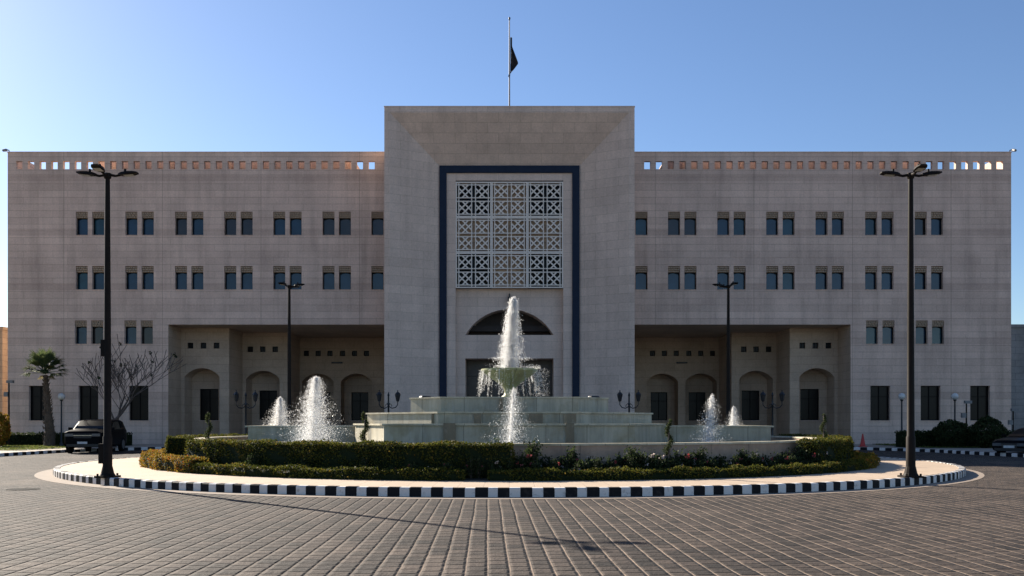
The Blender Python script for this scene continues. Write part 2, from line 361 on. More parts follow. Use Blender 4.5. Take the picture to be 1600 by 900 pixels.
# pavement beyond the outer kerb
b = MB()
for i in range(len(OUT)-1):
    p, q = OUT[i], OUT[i+1]
    def outp(p, k):
        d = Vector((p.x*.9, max(p.y-42, 0)*1.0)); d = d.normalized() if d.length > .1 else Vector((0, 1)); return p+d*k
    def inn(i):
        d = (OUT[min(i+1, len(OUT)-1)]-OUT[max(i-1, 0)]).normalized(); return OUT[i]+Vector((-d.y, d.x))*.19
    a, c = inn(i), inn(i+1)
    e, f = outp(p, 60), outp(q, 60)
    b.face((a.x, a.y, .15), (c.x, c.y, .15), (f.x, f.y, .15), (e.x, e.y, .15))
struct(b, 'pavement', M['sidewalk'])

# ------------------------------------------------------------------ the building
YW = 68.0; s68 = YW/F
BLD = thing('government_building', 'long three-storey limestone building with tall central portal tower and deep arcaded porches', 'building', (0, YW, 0))
def holed(b, x0, x1, z0, z1, y, holes, depth, back=False):
    xs = sorted({x0, x1, *[h[0] for h in holes], *[h[1] for h in holes]}); zs = sorted({z0, z1, *[h[2] for h in holes], *[h[3] for h in holes]})
    xs = [x for x in xs if x0-1e-6 <= x <= x1+1e-6]; zs = [z for z in zs if z0-1e-6 <= z <= z1+1e-6]
    for i in range(len(xs)-1):
        xm = (xs[i]+xs[i+1])/2; run = None
        for j in range(len(zs)-1):
            zm = (zs[j]+zs[j+1])/2
            if any(h[0] < xm < h[1] and h[2] < zm < h[3] for h in holes): continue
            b.face((xs[i], y, zs[j]), (xs[i+1], y, zs[j]), (xs[i+1], y, zs[j+1]), (xs[i], y, zs[j+1]))
            if back: b.face((xs[i+1], y+depth, zs[j]), (xs[i], y+depth, zs[j]), (xs[i], y+depth, zs[j+1]), (xs[i+1], y+depth, zs[j+1]))
    for h in holes:
        if len(h) > 4: continue
        a, c, e, g = h; Y = y+depth
        b.face((a, y, e), (a, y, g), (a, Y, g), (a, Y, e)); b.face((c, y, e), (c, Y, e), (c, Y, g), (c, y, g))
        b.face((a, y, g), (c, y, g), (c, Y, g), (a, Y, g)); b.face((a, y, e), (a, Y, e), (c, Y, e), (c, y, e))
XE = 784*s68; XT = 195.5*65.2/F; XR = 24.33; ZS = 8.68; ZR = 18.9; ZP = pz(238.5, YW)
WW, WH = .86, 1.70
rows = [(pz(368, YW), [655.5, 578, 500.5, 423.5, 347, 270, 193.5]), (pz(453, YW), [655.5, 578, 500.5, 423.5, 347, 270, 193.5]), (pz(538, YW), [657, 579.5])]
wins = []; gwins = []
for sgn in (-1, 1):
    for zi, (z, offs) in enumerate(rows):
        for o in offs:
            for q in (-12.8, 12.8):
                x = (o+q)*s68
                if x < 8.7: continue
                wins.append((sgn*x, z))
    for o in (579.5, 658, 735.5): gwins.append((sgn*o*s68, pz(657, YW)))
GW, GH = 1.41, 2.47
for sgn in (-1, 1):
    hs = [(x-WW/2, x+WW/2, z, z+WH) for x, z in wins if x*sgn > 0]+[(x-GW/2, x+GW/2, z, z+GH) for x, z in gwins if x*sgn > 0]
    pr = (-XR, -XT, -1, ZS, 0) if sgn < 0 else (XT, XR, -1, ZS, 0)
    x0, x1 = (-XE, -XT) if sgn < 0 else (XT, XE)
    b = MB(); holed(b, x0, x1, -.05, ZR, YW, [h for h in hs]+[(pr[0], pr[1], -.05, ZS, 0)], .42)
    xe = sgn*XE; ye = 94.                          # end wall
    q = [(xe, YW, -.05), (xe, ye, -.05), (xe, ye, ZR), (xe, YW, ZR)]; b.face(*(q if sgn > 0 else q[::-1]))
    b.face(*([(sgn*XT, ye, -.05), (xe, ye, -.05), (xe, ye, ZR), (sgn*XT, ye, ZR)][::-sgn]))
    # dark backing behind window openings, porch lining
    b.build('wing_wall', M['stone'], BLD)
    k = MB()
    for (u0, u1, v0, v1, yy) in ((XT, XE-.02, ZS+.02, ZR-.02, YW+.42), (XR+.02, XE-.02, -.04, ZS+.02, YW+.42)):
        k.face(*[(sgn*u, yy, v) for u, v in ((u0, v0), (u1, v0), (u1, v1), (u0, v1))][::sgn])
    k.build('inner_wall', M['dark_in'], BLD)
    # parapet with square openings
    hl = []
    for i in range(32):
        x = sgn*(766-18.35*i)*s68
        if abs(x) < XT+.45: continue
        hl.append((x-.225, x+.225, pz(264.3, YW), pz(251.8, YW)))
    b = MB(); holed(b, x0, x1, ZR, ZP, YW, hl, .3, back=True)
    b.face((x0, YW, ZP), (x1, YW, ZP), (x1, YW+.3, ZP), (x0, YW+.3, ZP))
    b.box(min(xe, xe-sgn*.3), max(xe, xe-sgn*.3), YW+.302, ye, ZR, ZP)
    b.face(*[(xe, YW, ZR), (xe, YW+.3, ZR), (xe, YW+.3, ZP), (xe, YW, ZP)][::sgn])
    b.box(x0, x1, ye-.3, ye-.002, ZR, ZP)
    b.build('parapet', M['stone'], BLD)
    b = MB(); b.box(x0-.03, x1+.03, YW-.035, YW+.33, ZP+.002, ZP+.07); b.build('coping', M['stone'], BLD)
    b = MB(); b.face((x0, YW+.3, ZR+.01), (x1, YW+.3, ZR+.01), (x1, ye-.3, ZR+.01), (x0, ye-.3, ZR+.01)); b.build('roof', M['roof'], BLD)
    b = MB(); u = sorted((sgn*640*s68*69.3/YW, sgn*248*s68*69.3/YW)); b.box(u[0], u[1], 69.3, 84, ZR+.02, 21.25)
    for i in range(9): xx = u[0]+1+i*2.1; b.box(xx, xx+.25, 69.1, 69.298, ZR+.02, 20.5+.1*(i % 3))
    b.build('rooftop_plant_room', M['stone'], BLD)

# porches
DB = [70.65, 74.2, 78.6]; edges = [XR, 20.77, 17.28, XT]
niches = [[(21.48, 24.08)], [(17.88, 20.5)], [(14.5, 17.1), (11.3, 13.9)]]
vents = [[22.67+q*.97 for q in (-1, 0, 1)], [19.2+q*.97 for q in (-1, 0, 1)], [16.75-.98*q for q in (0, 1, 2)]+[13.75-.98*q for q in (0, 1, 2)]]
nwins = []; ventl = []
ZA, ZSP, NB = 5.72, 5.08, 1.7
def arch_pts(cx, hw, zs, zt, n=18):
    h = zt-zs; r = (hw*hw+h*h)/(2*h); a = math.asin(min(1, hw/r)) if h <= hw else PI/2
    return [(cx+r*math.sin(-a+2*a*i/n), zt-r+r*math.cos(-a+2*a*i/n)) for i in range(n+1)]
def arch_niche(b, x0, x1, zb, zs, zt, y, depth, back=True):
    P = arch_pts((x0+x1)/2, (x1-x0)/2, zs, zt)
    for (xa, za), (xb, zb_) in zip(P, P[1:]):
        b.face((xa, y, za), (xb, y, zb_), (xb, y, zt+.02), (xa, y, zt+.02))
        b.face((xa, y, za), (xa, y+depth, za), (xb, y+depth, zb_), (xb, y, zb_))
    Y = y+depth
    b.face((x0, y, zb), (x0, y, zs), (x0, Y, zs), (x0, Y, zb)); b.face((x1, y, zb), (x1, Y, zb), (x1, Y, zs), (x1, y, zs))
for sgn in (-1, 1):
    b = MB()
    for k in range(3):
        y = DB[k]; xa, xb = sorted((sgn*edges[k], sgn*edges[k+1]))
        hs = []
        for (n0, n1) in niches[k]:
            a, c = sorted((sgn*n0, sgn*n1)); hs.append((a, c, -.05, ZA+.02, 0))
            arch_niche(b, a, c, -.05, ZSP, ZA, y, NB)
            wx = (a+c)/2; nwins.append((wx, 1.86, y+NB))
            holed(b, a-.3, c+.3, -.05, ZA+.3, y+NB, [(wx-GW/2, wx+GW/2, 1.86, 1.86+2.38)], .3)
        for v in vents[k]:
            hs.append((sgn*v-.215, sgn*v+.215, 7.17, 7.61)); ventl.append((sgn*v, 7.17, y))
        holed(b, xa, xb, -.05, ZS, y, hs, .35)
        # step back to this bay
        y0 = YW if k == 0 else DB[k-1]; xs = sgn*edges[k]
        q = [(xs, y0, -.05), (xs, y, -.05), (xs, y, ZS), (xs, y0, ZS)]; b.face(*(q[::-1] if sgn > 0 else q))
    q = [(sgn*XT, YW, ZS), (sgn*XR, YW, ZS), (sgn*XR, 80.8, ZS), (sgn*XT, 80.8, ZS)]; b.face(*(q[::-1]))
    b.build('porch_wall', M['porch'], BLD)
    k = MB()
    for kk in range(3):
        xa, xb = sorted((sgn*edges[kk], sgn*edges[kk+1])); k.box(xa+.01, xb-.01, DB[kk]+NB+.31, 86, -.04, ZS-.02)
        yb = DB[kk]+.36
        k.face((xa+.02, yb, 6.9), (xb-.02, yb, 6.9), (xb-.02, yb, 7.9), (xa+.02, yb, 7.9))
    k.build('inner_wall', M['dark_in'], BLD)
    b = MB(); xa, xb = sorted((sgn*XT, sgn*XR)); b.box(xa, xb, YW-1.2, 80.2, .155, .17); b.build('porch_floor', M['sidewalk'], BLD)

# arched paired windows (prototype, then copies)
def win_proto():
    b = MB(); hw, z1 = WW/2-.004, WH-.43; zs = z1-.14; ty0, ty1 = .26, .37
    P = arch_pts(0, hw-.05, zs, z1-.03, 10)
    b.box(-hw, -hw+.05, ty0, ty1, .002, zs); b.box(hw-.05, hw, ty0, ty1, .002, zs); b.box(-hw+.05, hw-.05, ty0, ty1, .002, .06)
    for (xa, za), (xb, zb) in zip(P, P[1:]):
        b.face((xa, ty0, za), (xb, ty0, zb), (xb, ty0, z1), (xa, ty0, z1)); b.face((xa, ty0, za), (xa, ty1, za), (xb, ty1, zb), (xb, ty0, zb))
    for s_ in (-1, 1): x_ = sorted((s_*hw, s_*(hw-.05))); b.box(x_[0], x_[1], ty0, ty1, zs, z1)
    w = b.build('window', M['frame'])
    p = MB(); p.face((-hw, .345, .01), (hw, .345, .01), (hw, .345, z1), (-hw, .345, z1)); p = p.build('pane', M['glass'], w)
    c = MB(); c.box(-hw, hw, .16, .4, z1, WH-.004)
    for j, (nn, zz, yy) in enumerate(((5, z1+.0, .10), (4, z1+.13, .06), (5, z1+.26, .03))):
        wd = 2*hw/nn
        for i in range(nn): c.box(-hw+i*wd+.015, -hw+(i+1)*wd-.015, yy, .159, zz+.015, zz+.115)
    c.build('carved_lintel', M['carved'], w)
    s_ = MB(); s_.box(-hw, hw, -.03, .255, .003, .035); s_.build('sill', M['stone'], w)
    return w, p
wp, pp = win_proto(); pane_meshes = [pp.data]
for g in ('glass_b', 'glass_c'):
    m = pp.data.copy(); m.materials[0] = M[g]; pane_meshes.append(m)
brown = {(-1, 0): (5, 6), }
first = True
for x, z in wins:
    w = wp if first else copy_tree(wp); first = False
    w.parent = BLD; w.location = (x, 0, z)
    r = random.random()
    near = abs(z-rows[0][0]) < .1 and (-14 < x < -8)
    third = abs(z-rows[2][0]) < .1
    idx = 1 if near or r < (.45 if third else .2 if abs(z-rows[0][0]) < .1 else .04) else (2 if r > .75 else 0)
    for c in [c for c in bpy.data.objects if c.parent == w and c.name.startswith('pane')]: c.data = pane_meshes[idx]
# plain tall ground-floor windows
def gwin(H, dy):
    b = MB(); hw = GW/2-.004
    b.box(-hw, -hw+.05, dy-.07, dy+.04, .002, H); b.box(hw-.05, hw, dy-.07, dy+.04, .002, H); b.box(-hw+.05, hw-.05, dy-.07, dy+.04, .002, .06); b.box(-hw+.05, hw-.05, dy-.07, dy+.04, H-.06, H-.004)
    b.box(-.025, .025, dy-.06, dy+.03, .06, H-.06); b.box(-hw+.05, -.025, dy-.06, dy+.03, H*.68, H*.68+.05); b.box(.025, hw-.05, dy-.06, dy+.03, H*.68, H*.68+.05)
    w = b.build('window', M['frame']); p = MB(); p.face((-hw, dy, .02), (hw, dy, .02), (hw, dy, H-.02), (-hw, dy, H-.02)); p.build('pane', M['glass_d'], w)
    s_ = MB(); s_.box(-hw-.06, hw+.06, -.05, -.001, -.06, 0); s_.build('sill', M['stone'], w)
    return w
g = gwin(GH, .32)
for i, (x, z) in enumerate(gwins):
    w = g if i == 0 else copy_tree(g); w.parent = BLD; w.location = (x, 0, z)
g = gwin(2.38, .2)
for i, (x, z, y) in enumerate(nwins):
    w = g if i == 0 else copy_tree(g); w.parent = BLD; w.location = (x, y-YW, z)
b = MB(); h = .2
b.box(-h, h, .1, .16, .01, .05); b.box(-h, h, .1, .16, .39, .43); b.box(-h, -h+.04, .1, .16, .05, .39); b.box(h-.04, h, .1, .16, .05, .39); b.box(-.015, .015, .11, .15, .05, .39)
v = b.build('small_window', M['frame']); p = MB(); p.face((-h, .15, .02), (h, .15, .02), (h, .15, .42), (-h, .15, .42)); p.build('pane', M['glass_d'], v)
for i, (x, z, y) in enumerate(ventl):
    w = v if i == 0 else copy_tree(v); w.parent = BLD; w.location = (x, y-YW, z)
for sgn in (-1, 1):
    b = MB(); x = sgn*14.2; b.box(x-.45, x+.45, 78.45, 78.58, 6.55, 6.68); b.box(x-.3, x+.3, 78.3, 78.45, 6.58, 6.64); b.build('wall_light', M['lantern'], BLD)

# portal tower
YT = 65.2; YF = 67.0; ZT = pz(167, YT); fo, fi = 4.92, 4.41; zo, zi = pz(259, YF), pz(270.5, YF); so_ = 187*65.2/F; zso = ZT-.38
b = MB()
b.face((-XT, YT, -.05), (-so_, YT, -.05), (-so_, YT, zso), (-XT, YT, ZT)); b.face((so_, YT, -.05), (XT, YT, -.05), (XT, YT, ZT), (so_, YT, zso)); b.face((-so_, YT, zso), (so_, YT, zso), (XT, YT, ZT), (-XT, YT, ZT))
b.face((-so_, YT, -.05), (-fo, YF, -.05), (-fo, YF, zo), (-so_, YT, zso)); b.face((so_, YT, -.05), (so_, YT, zso), (fo, YF, zo), (fo, YF, -.05))
b.face((-so_, YT, zso), (-fo, YF, zo), (fo, YF, zo), (so_, YT, zso))
b.face((-XT, YT, -.05), (-XT, YT, ZT), (-XT, 80.8, ZT), (-XT, 80.8, -.05)); b.face((XT, YT, -.05), (XT, 80.8, -.05), (XT, 80.8, ZT), (XT, YT, ZT)); b.face((-XT, 80.8, -.05), (-XT, 80.8, ZT), (XT, 80.8, ZT), (XT, 80.8, -.05))
b.face((-XT, YT, ZT), (XT, YT, ZT), (XT, 80.8, ZT), (-XT, 80.8, ZT))
b.build('tower', M['tower'], BLD)
b = MB(); b.box(-XT-.03, XT+.03, YT-.03, YT+.4, ZT+.002, ZT+.06); b.build('coping', M['tower'], BLD)
b = MB(); e = .05
b.box(-fo+.01, -fi, YF-.12, YF+.3, -.05, zo-.01); b.box(fi, fo-.01, YF-.12, YF+.3, -.05, zo-.01); b.box(-fi, fi, YF-.12, YF+.3, zi, zo-.01); b.build('portal_frame', M['blue'], BLD)
rh, rz_ = 3.78, pz(282, YF); YP = 67.55
b = MB(); holed(b, -fi, fi, -.05, zi, YF, [(-rh, rh, -.05, rz_)], YP-YF); b.build('portal_wall', M['tower'], BLD)
aw = 69*YP/F; za_t, za_s, zd = pz(483, YP), pz(523.5, YP), pz(560, YP)
b = MB(); holed(b, -rh-.05, rh+.05, -.05, rz_+.05, YP, [(-aw, aw, za_s, za_t+.02, 0), (-aw, aw, -.05, zd)], 2.2)
arch_niche(b, -aw, aw, za_s, za_s, za_t, YP, 1.6)
b.face((-aw, YP, za_s), (-aw, YP+1.6, za_s), (aw, YP+1.6, za_s), (aw, YP, za_s))
b.build('entrance_wall', M['tower'], BLD)
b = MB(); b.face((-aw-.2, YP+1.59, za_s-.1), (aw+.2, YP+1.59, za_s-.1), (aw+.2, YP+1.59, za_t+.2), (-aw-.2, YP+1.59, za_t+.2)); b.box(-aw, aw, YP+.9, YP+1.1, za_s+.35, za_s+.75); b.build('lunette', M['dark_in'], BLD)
b = MB()
for i in range(4):
    x0 = -aw+i*aw/2; b.box(x0+.03, x0+aw/2-.03, YP+1.9, YP+2.0, .2, zd-1.2); b.box(x0+.25, x0+aw/2-.25, YP+1.86, YP+1.899, .6, 2.2); b.box(x0+.25, x0+aw/2-.25, YP+1.86, YP+1.899, 2.6, zd-1.5)
b.box(-aw, aw, YP+1.88, YP+2.1, zd-1.18, zd)
b.build('door', M['door'], BLD)
# carved white lattice: nine panels
Z0, Z1 = pz(450, YF), pz(284, YF); PW = 2*rh/3; PH = (Z1-Z0)/3
def lattice():
    b = MB(); y0, y1 = 0, .16
    def bar(xa, za, xb, zb, w, d=0.):
        dx, dz = xb-xa, zb-za; L = math.hypot(dx, dz); nx, nz = -dz/L*w/2, dx/L*w/2
        q = [(xa+nx, za+nz), (xa-nx, za-nz), (xb-nx, zb-nz), (xb+nx, zb+nz)]
        b.add([(x, y0+d, z) for x, z in q]+[(x, y1-d, z) for x, z in q], [(0, 1, 2, 3), (7, 6, 5, 4), (0, 4, 5, 1), (1, 5, 6, 2), (2, 6, 7, 3), (3, 7, 4, 0)])
    hw, hh = PW/2-.004, PH/2-.004; eb = .085
    bar(-hw+eb/2, -hh, -hw+eb/2, hh, eb); bar(hw-eb/2, -hh, hw-eb/2, hh, eb)
    bar(-hw+eb, -hh+eb/2, hw-eb, -hh+eb/2, eb); bar(-hw+eb, hh-eb/2, hw-eb, hh-eb/2, eb)
    a = (2*hw-2*eb)/2; c = (2*hh-2*eb)/2
    for i in (-1, 1):
        for j in (-1, 1):
            ox, oz = i*a/2, j*c/2; r = .385*a; k = .2*a
            for s_ in (-1, 1):
                bar(ox+s_*r, oz-r*1.27, ox+s_*r, oz+r*1.27, .066, .012); bar(ox-r*1.27, oz+s_*r, ox+r*1.27, oz+s_*r, .066, .015)
                # interlacing diagonals
                bar(ox-r, oz+s_*k-r+max(0, 0), ox+r-max(0, s_*k), oz+s_*k+r-max(0, s_*k), .085, .02) if False else None
            for s_ in (-1, 1):
                if s_ > 0: bar(ox-r, oz-r+k, ox+r-k, oz+r, .09, .02); bar(ox-r, oz+r-k, ox+r-k, oz-r, .09, .024)
                else: bar(ox-r+k, oz-r, ox+r, oz+r-k, .09, .022); bar(ox-r+k, oz+r, ox+r, oz-r+k, .09, .026)
    return b
lp = None
for i in range(3):
    for j in range(3):
        if lp is None: l = lp = lattice().build('lattice_panel', M['white_stone']); l.parent = BLD
        else: l = lp.copy(); COL.objects.link(l)
        l.location = (-rh+PW*(i+.5), YF-.02-YW, Z0+PH*(j+.5))
lt = MB()
for i in range(3):
    for j in range(3):
        dk = i != 1 and j != 1; t = MB() if dk else lt; x, z = -rh+PW*i, Z0+PH*j; yy = YP-.03 if dk else YF+.33
        t.box(x+.02, x+PW-.02, yy, yy+.02, z+.02, z+PH-.02)
        if dk: t.build('lattice_glazing', M['glass_d'], BLD)
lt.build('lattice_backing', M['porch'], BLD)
b = MB(); b.box(-.12, .12, YP-.4, YP-.05, 10.2, 10.55); b.box(-.05, .05, YP-.2, YP-.002, 10.55, 10.8); b.build('lantern', M['lantern'], BLD)

# flagpole and corner cameras
FP = thing('flagpole', 'thin steel flagpole with a drooping dark flag on the tower roof', 'flagpole', (0, 67.5, ZT))
zt = pz(32, 67.5)
b = MB(); b.tube([(0, 67.5, ZT), (0, 67.5, zt)], [.055, .035], 10); b.build('pole', M['steel'], FP, smooth=40)
b = MB(); b.lathe([(0, .26), (.06, .22), (.08, .14), (.05, .06), (.03, 0)], (0, 67.5, zt), 10); b.build('finial', M['steel'], FP, smooth=60)
b = MB(); za, zb = pz(58, 67.5), pz(118, 67.5); nu, nv = 14, 26
def flagpt(u, v):
    z = za+(zb-za)*v
    w = .13 if v < .22 else .13+.45*(v-.22)/.42 if v < .64 else .58-.47*(v-.64)/.22 if v < .86 else .11-.05*(v-.86)/.14
    x = u*w*(1.0) - (.0 if v < .8 else (v-.8)*1.3*u*.6); y = .10*math.sin(u*9+v*4)*u
    return (.06+x-.10*(v > .9)*u, 67.5+y+.02, z-.15*u*math.sin(v*2.))
for j in range(nv):
    for i in range(nu):
        b.cur = 0 if (i+j*.3) < 4 else (1 if (i+j*.3) < 5.2 else 2)
        b.face(flagpt(i/nu, j/nv), flagpt(i/nu, (j+1)/nv), flagpt((i+1)/nu, (j+1)/nv), flagpt((i+1)/nu, j/nv))
fl = b.build('flag', [M['fgreen'], M['fwhite'], M['fblack']], FP)
for sgn, lab in ((-1, 'small dark security camera on the left roof corner of the building'), (1, 'small dark security camera on the right roof corner of the building')):
    c = thing('security_camera', lab, 'security camera', (sgn*(XE-.05), YW+.1, ZP+.07), 'roof corner cameras'); x = sgn*(XE-.05); z = ZP+.07
    b = MB(); b.tube([(x, YW+.1, z), (x, YW+.1, z+.12), (x+sgn*.2, YW-.05, z+.16)], .035, 8); b.build('bracket', M['pole'], c)
    b = MB(); b.tube([(x+sgn*.2, YW-.3, z+.0), (x+sgn*.2, YW-.02, z+.1), (x+sgn*.2, YW+.1, z+.14)], [.09, .11, .1], 10); b.build('camera_body', M['camw'], c, smooth=40)

# neighbours
def neighbour(name, lab, x0, x1, y0, y1, h, m):
    t = thing(name, lab, 'building', ((x0+x1)/2, y0, 0)); hs = []
    for i in range(int((x1-x0-2)/3.4)):
        for z in (1.4, 5.0): hs.append((x0+1.6+i*3.4, x0+2.9+i*3.4, z, z+1.9))
    b = MB(); holed(b, x0, x1, -.05, h, y0, hs, .25)
    b.face((x0, y0, -.05), (x0, y0, h), (x0, y1, h), (x0, y1, -.05)); b.face((x1, y0, -.05), (x1, y1, -.05), (x1, y1, h), (x1, y0, h)); b.face((x0, y1, -.05), (x0, y1, h), (x1, y1, h), (x1, y1, -.05))
    b.build('wall', m, t)
    b = MB(); b.box(x0-.1, x1+.1, y0-.1, y1+.1, h, h+.25); b.build('roof', m, t)
    for (a, c, z, zz) in hs:
        w = MB(); w.box(a, c, y0+.2, y0+.24, z, zz); w = w.build('window', M['glass_d'], t)
neighbour('beige_building', 'low sunlit beige building beyond the left end of the long facade', -66, -43.6, 82, 96, pz(515, 82), M['nb_l'])
neighbour('grey_building', 'low grey building beyond the right end of the long facade', 38.6, 60, 73.5, 90, pz(512, 73.5), M['nb_r'])

# ------------------------------------------------------------------ fountain
FT = thing('fountain', 'tiered pale stone fountain with a raised bowl in the middle of the round island', 'fountain', (0, CY, .2))
RP = 11.9
def ring_wall(b, r0, r1, z0, z1, n=120):
    P = lambda r, t, z: (CX+r*math.sin(t), CY-r*math.cos(t), z)
    for i in range(n):
        p, q = 2*PI*i/n, 2*PI*(i+1)/n
        b.face(P(r1, p, z0), P(r1, q, z0), P(r1, q, z1), P(r1, p, z1)); b.face(P(r0, q, z0), P(r0, p, z0), P(r0, p, z1), P(r0, q, z1)); b.face(P(r1, p, z1), P(r1, q, z1), P(r0, q, z1), P(r0, p, z1))
        b.face(P(r1, q, z0), P(r1, p, z0), P(r0, p, z0), P(r0, q, z0))
b = MB(); ring_wall(b, RP-.35, RP, .19, 1.06); b.build('pool_wall', M['pwall'], FT)
b = MB(); ring_wall(b, RP-.38, RP+.04, 1.062, 1.12); b.build('pool_coping', M['fcap'], FT)
b = MB(); b.face(*[(r*math.sin(t), CY-r*math.cos(t), 1.0) for r, t in [(RP-.34, 2*PI*i/64) for i in range(64)]]); struct(b, 'water', M['water'])
def octo(hf, yf, hs, ys): return [(-hf, yf), (hf, yf), (hs, ys), (hs, 2*CY-ys), (hf, 2*CY-yf), (-hf, 2*CY-yf), (-hs, 2*CY-ys), (-hs, ys)]
def tier(poly, z0, z1, cap=True, water=True):
    b = MB(); b.prism(poly, z0, z1-.06); t = b.build('tier', M['fstone'], FT)
    g = MB(); c = Vector((0, CY)); grow = [(x*1.012, CY+(y-CY)*1.012) for x, y in poly]; inn = [(x*.93, CY+(y-CY)*.93) for x, y in poly]; n = len(poly)
    for i in range(n):
        k = (i+1) % n; A, B_, C_, D = grow[i], grow[k], inn[k], inn[i]; zt, zb = z1, z1-.058
        g.face((*A, zb), (*B_, zb), (*B_, zt), (*A, zt)); g.face((*A, zt), (*B_, zt), (*C_, zt), (*D, zt)); g.face((*C_, zb), (*D, zb), (*D, zt), (*C_, zt)); g.face((*B_, zb), (*A, zb), (*D, zb), (*C_, zb))
    g.build('tier_coping', M['fcap'], t)
    w = MB(); w.face(*[(x*.935, CY+(y-CY)*.935, z1-.03) for x, y in poly]); w.build('tier_water', M['water'], t)
    return t
HA = 9.65
tier([(-HA, 35.2), (HA, 35.2), (HA, 40.8), (-HA, 40.8)], .5, 1.58)
T3 = tier(octo(4.03, 30.6, 5.6, 34.6), .5, 1.66)
T2 = tier(octo(2.45, 32.8, 5.5, 36.9), 1.5, 2.07)
T1 = tier(octo(2.52, 34.9, 3.76, 36.3), 1.9, 2.64)
def pilaster(x0, x1, y, z0, z1, par): b = MB(); b.box(x0, x1, y-.09, y+.02, z0, z1); b.build('spout_block', M['fbrown'], par)
for a, c in ((-103, -84), (88, 101)): pilaster(a*30.6/F, c*30.6/F, 30.6, .9, 1.68, T3)
for a, c in ((-55, -44), (30, 52), (84, 104)): pilaster(a*32.8/F, c*32.8/F, 32.8, 1.6, 2.0, T2)
pilaster(-122*33/F, -106*33/F, 33.1, 1.6, 2.0, T2); pilaster(-16*34.9/F, -10*34.9/F, 34.9, 2.0, 2.58, T1)
for x in (-135*36/F, 135*36/F):
    b = MB(); b.tube([(x, 36.9, 2.62), (x, 36.9, 2.72)], [.28, .2], 12); b.build('spotlight', M['lantern'], T1)
b = MB(); b.lathe([(.45, 2.6), (.36, 2.7), (.22, 2.8), (.2, 3.0), (.3, 3.14), (.5, 3.3), (.8, 3.5), (1.02, 3.68), (1.12, 3.75), (1.12, 3.82), (1.02, 3.83), (.9, 3.74), (.2, 3.62), (0, 3.6)], (0, CY, 0), 40); BW = b.build('bowl', M['bowl'], FT, smooth=50)
b = MB(); b.lathe([(0, 3.795), (.99, 3.795)], (0, CY, 0), 40); b.build('bowl_water', M['water'], BW)

# water jets: clouds of small stretched drops, each jet one mesh
OV = np.array([(1, 0, -.2), (-.5, .87, -.2), (-.5, -.87, -.2), (0, 0, 1), (0, 0, -1)], float)
OF = np.array([(0, 1, 3), (1, 2, 3), (2, 0, 3), (1, 0, 4), (2, 1, 4), (0, 2, 4)])
def drops(pts, size, stretch):
    n = len(pts); sc = np.stack([size, size, size*stretch], 1)
    v = (OV[None]*sc[:, None]+pts[:, None]).reshape(-1, 3); f = (OF[None]+5*np.arange(n)[:, None, None]).reshape(-1, 3)
    return v, f
def jet(label, base, top, rb, n, lean=(0, 0), smin=.005, smax=.014, core=.35, powr=.8, group='fountain jets', topw=.12, cw=.2, ow=.5):
    x, y, z = base; h = top-z
    t = rng.random(n)**1.2
    prof = topw+(1-topw)*(1-t)**powr
    isc = rng.random(n) < core
    r = np.where(isc, np.abs(rng.normal(0, cw, n)), np.abs(rng.normal(0, ow, n)))
    a = rng.random(n)*2*PI
    q0, q1 = rng.random()*6, rng.random()*6
    rag = 1+.22*np.sin(t*17+a*2+q0)+.16*np.sin(t*43+a*3+q1)
    r = r*rb*prof*np.where(isc, 1+.3*(rag-1), rag)
    keep = isc | (np.sin(a*3+t*19+q0)+np.sin(a*5-t*31+q1)+.9 > rng.random(n)*1.6)
    tt = np.where(isc, t, np.minimum(t, 1-np.clip(r/rb/1.3, 0, .9)**1.6))
    P = np.stack([x+r*np.cos(a)+lean[0]*t**1.2, y+r*np.sin(a)+lean[1]*t, z+tt*h+rng.normal(0, .03, n)], 1)[keep]
    P[:, 2] = np.maximum(P[:, 2], z); n = len(P)
    big = rng.random(n) < .03
    sz = np.minimum(rng.exponential(.28, n)+.0, 1)*(smax-smin)+smin; sz = np.where(big, sz*1.7+.001, sz)
    v, f = drops(P, sz, rng.uniform(1., 3., n))
    return tag(raw_mesh('water_jet', v, f, M['spray'], loc=base, nper=3), label, 'water jet', group)
jet('tall white water plume rising from the fountain bowl', (0, CY, 3.8), pz(466, CY), .5, 70000, lean=(.17, 0), smin=0.0034, smax=0.0158, core=.55, powr=.5, topw=.24, cw=.42, ow=.62)
jet('low white jet spraying at the front of the fountain, below the bowl', (.03, 28.6, 1.0), pz(608, 28.6), .72, 26000, lean=(.1, 0), smin=0.0019, smax=0.0086, core=.3, powr=.75, cw=.1)
jet('broad white spray to the left of the fountain tiers, taller of the two left jets', (px(489, 31.3), 31.3, 1.0), pz(590, 31.3), .98, 70000, lean=(.1, 0), smin=0.0021, smax=0.0094, core=.5, cw=.4, ow=.5)
jet('small white jet far left on the fountain arm, shorter of the two left jets', (px(431, 37), 37.5, 1.5), pz(622, 37.5), .66, 34000, lean=(.05, 0), smin=0.0025, smax=0.0101, core=.4, cw=.3)
jet('thin white spray to the right of the fountain tiers, taller of the two right jets', (px(1108, 31.3), 31.3, 1.0), pz(618, 31.3), .55, 26000, lean=(.1, 0), smin=0.0021, smax=0.0094, core=.3)
jet('small white jet far right on the fountain arm, shorter of the two right jets', (px(1146, 37.5), 37.5, 1.5), pz(636, 37.5), .36, 12000, smin=0.0025, smax=0.0101, core=.4, cw=.3)
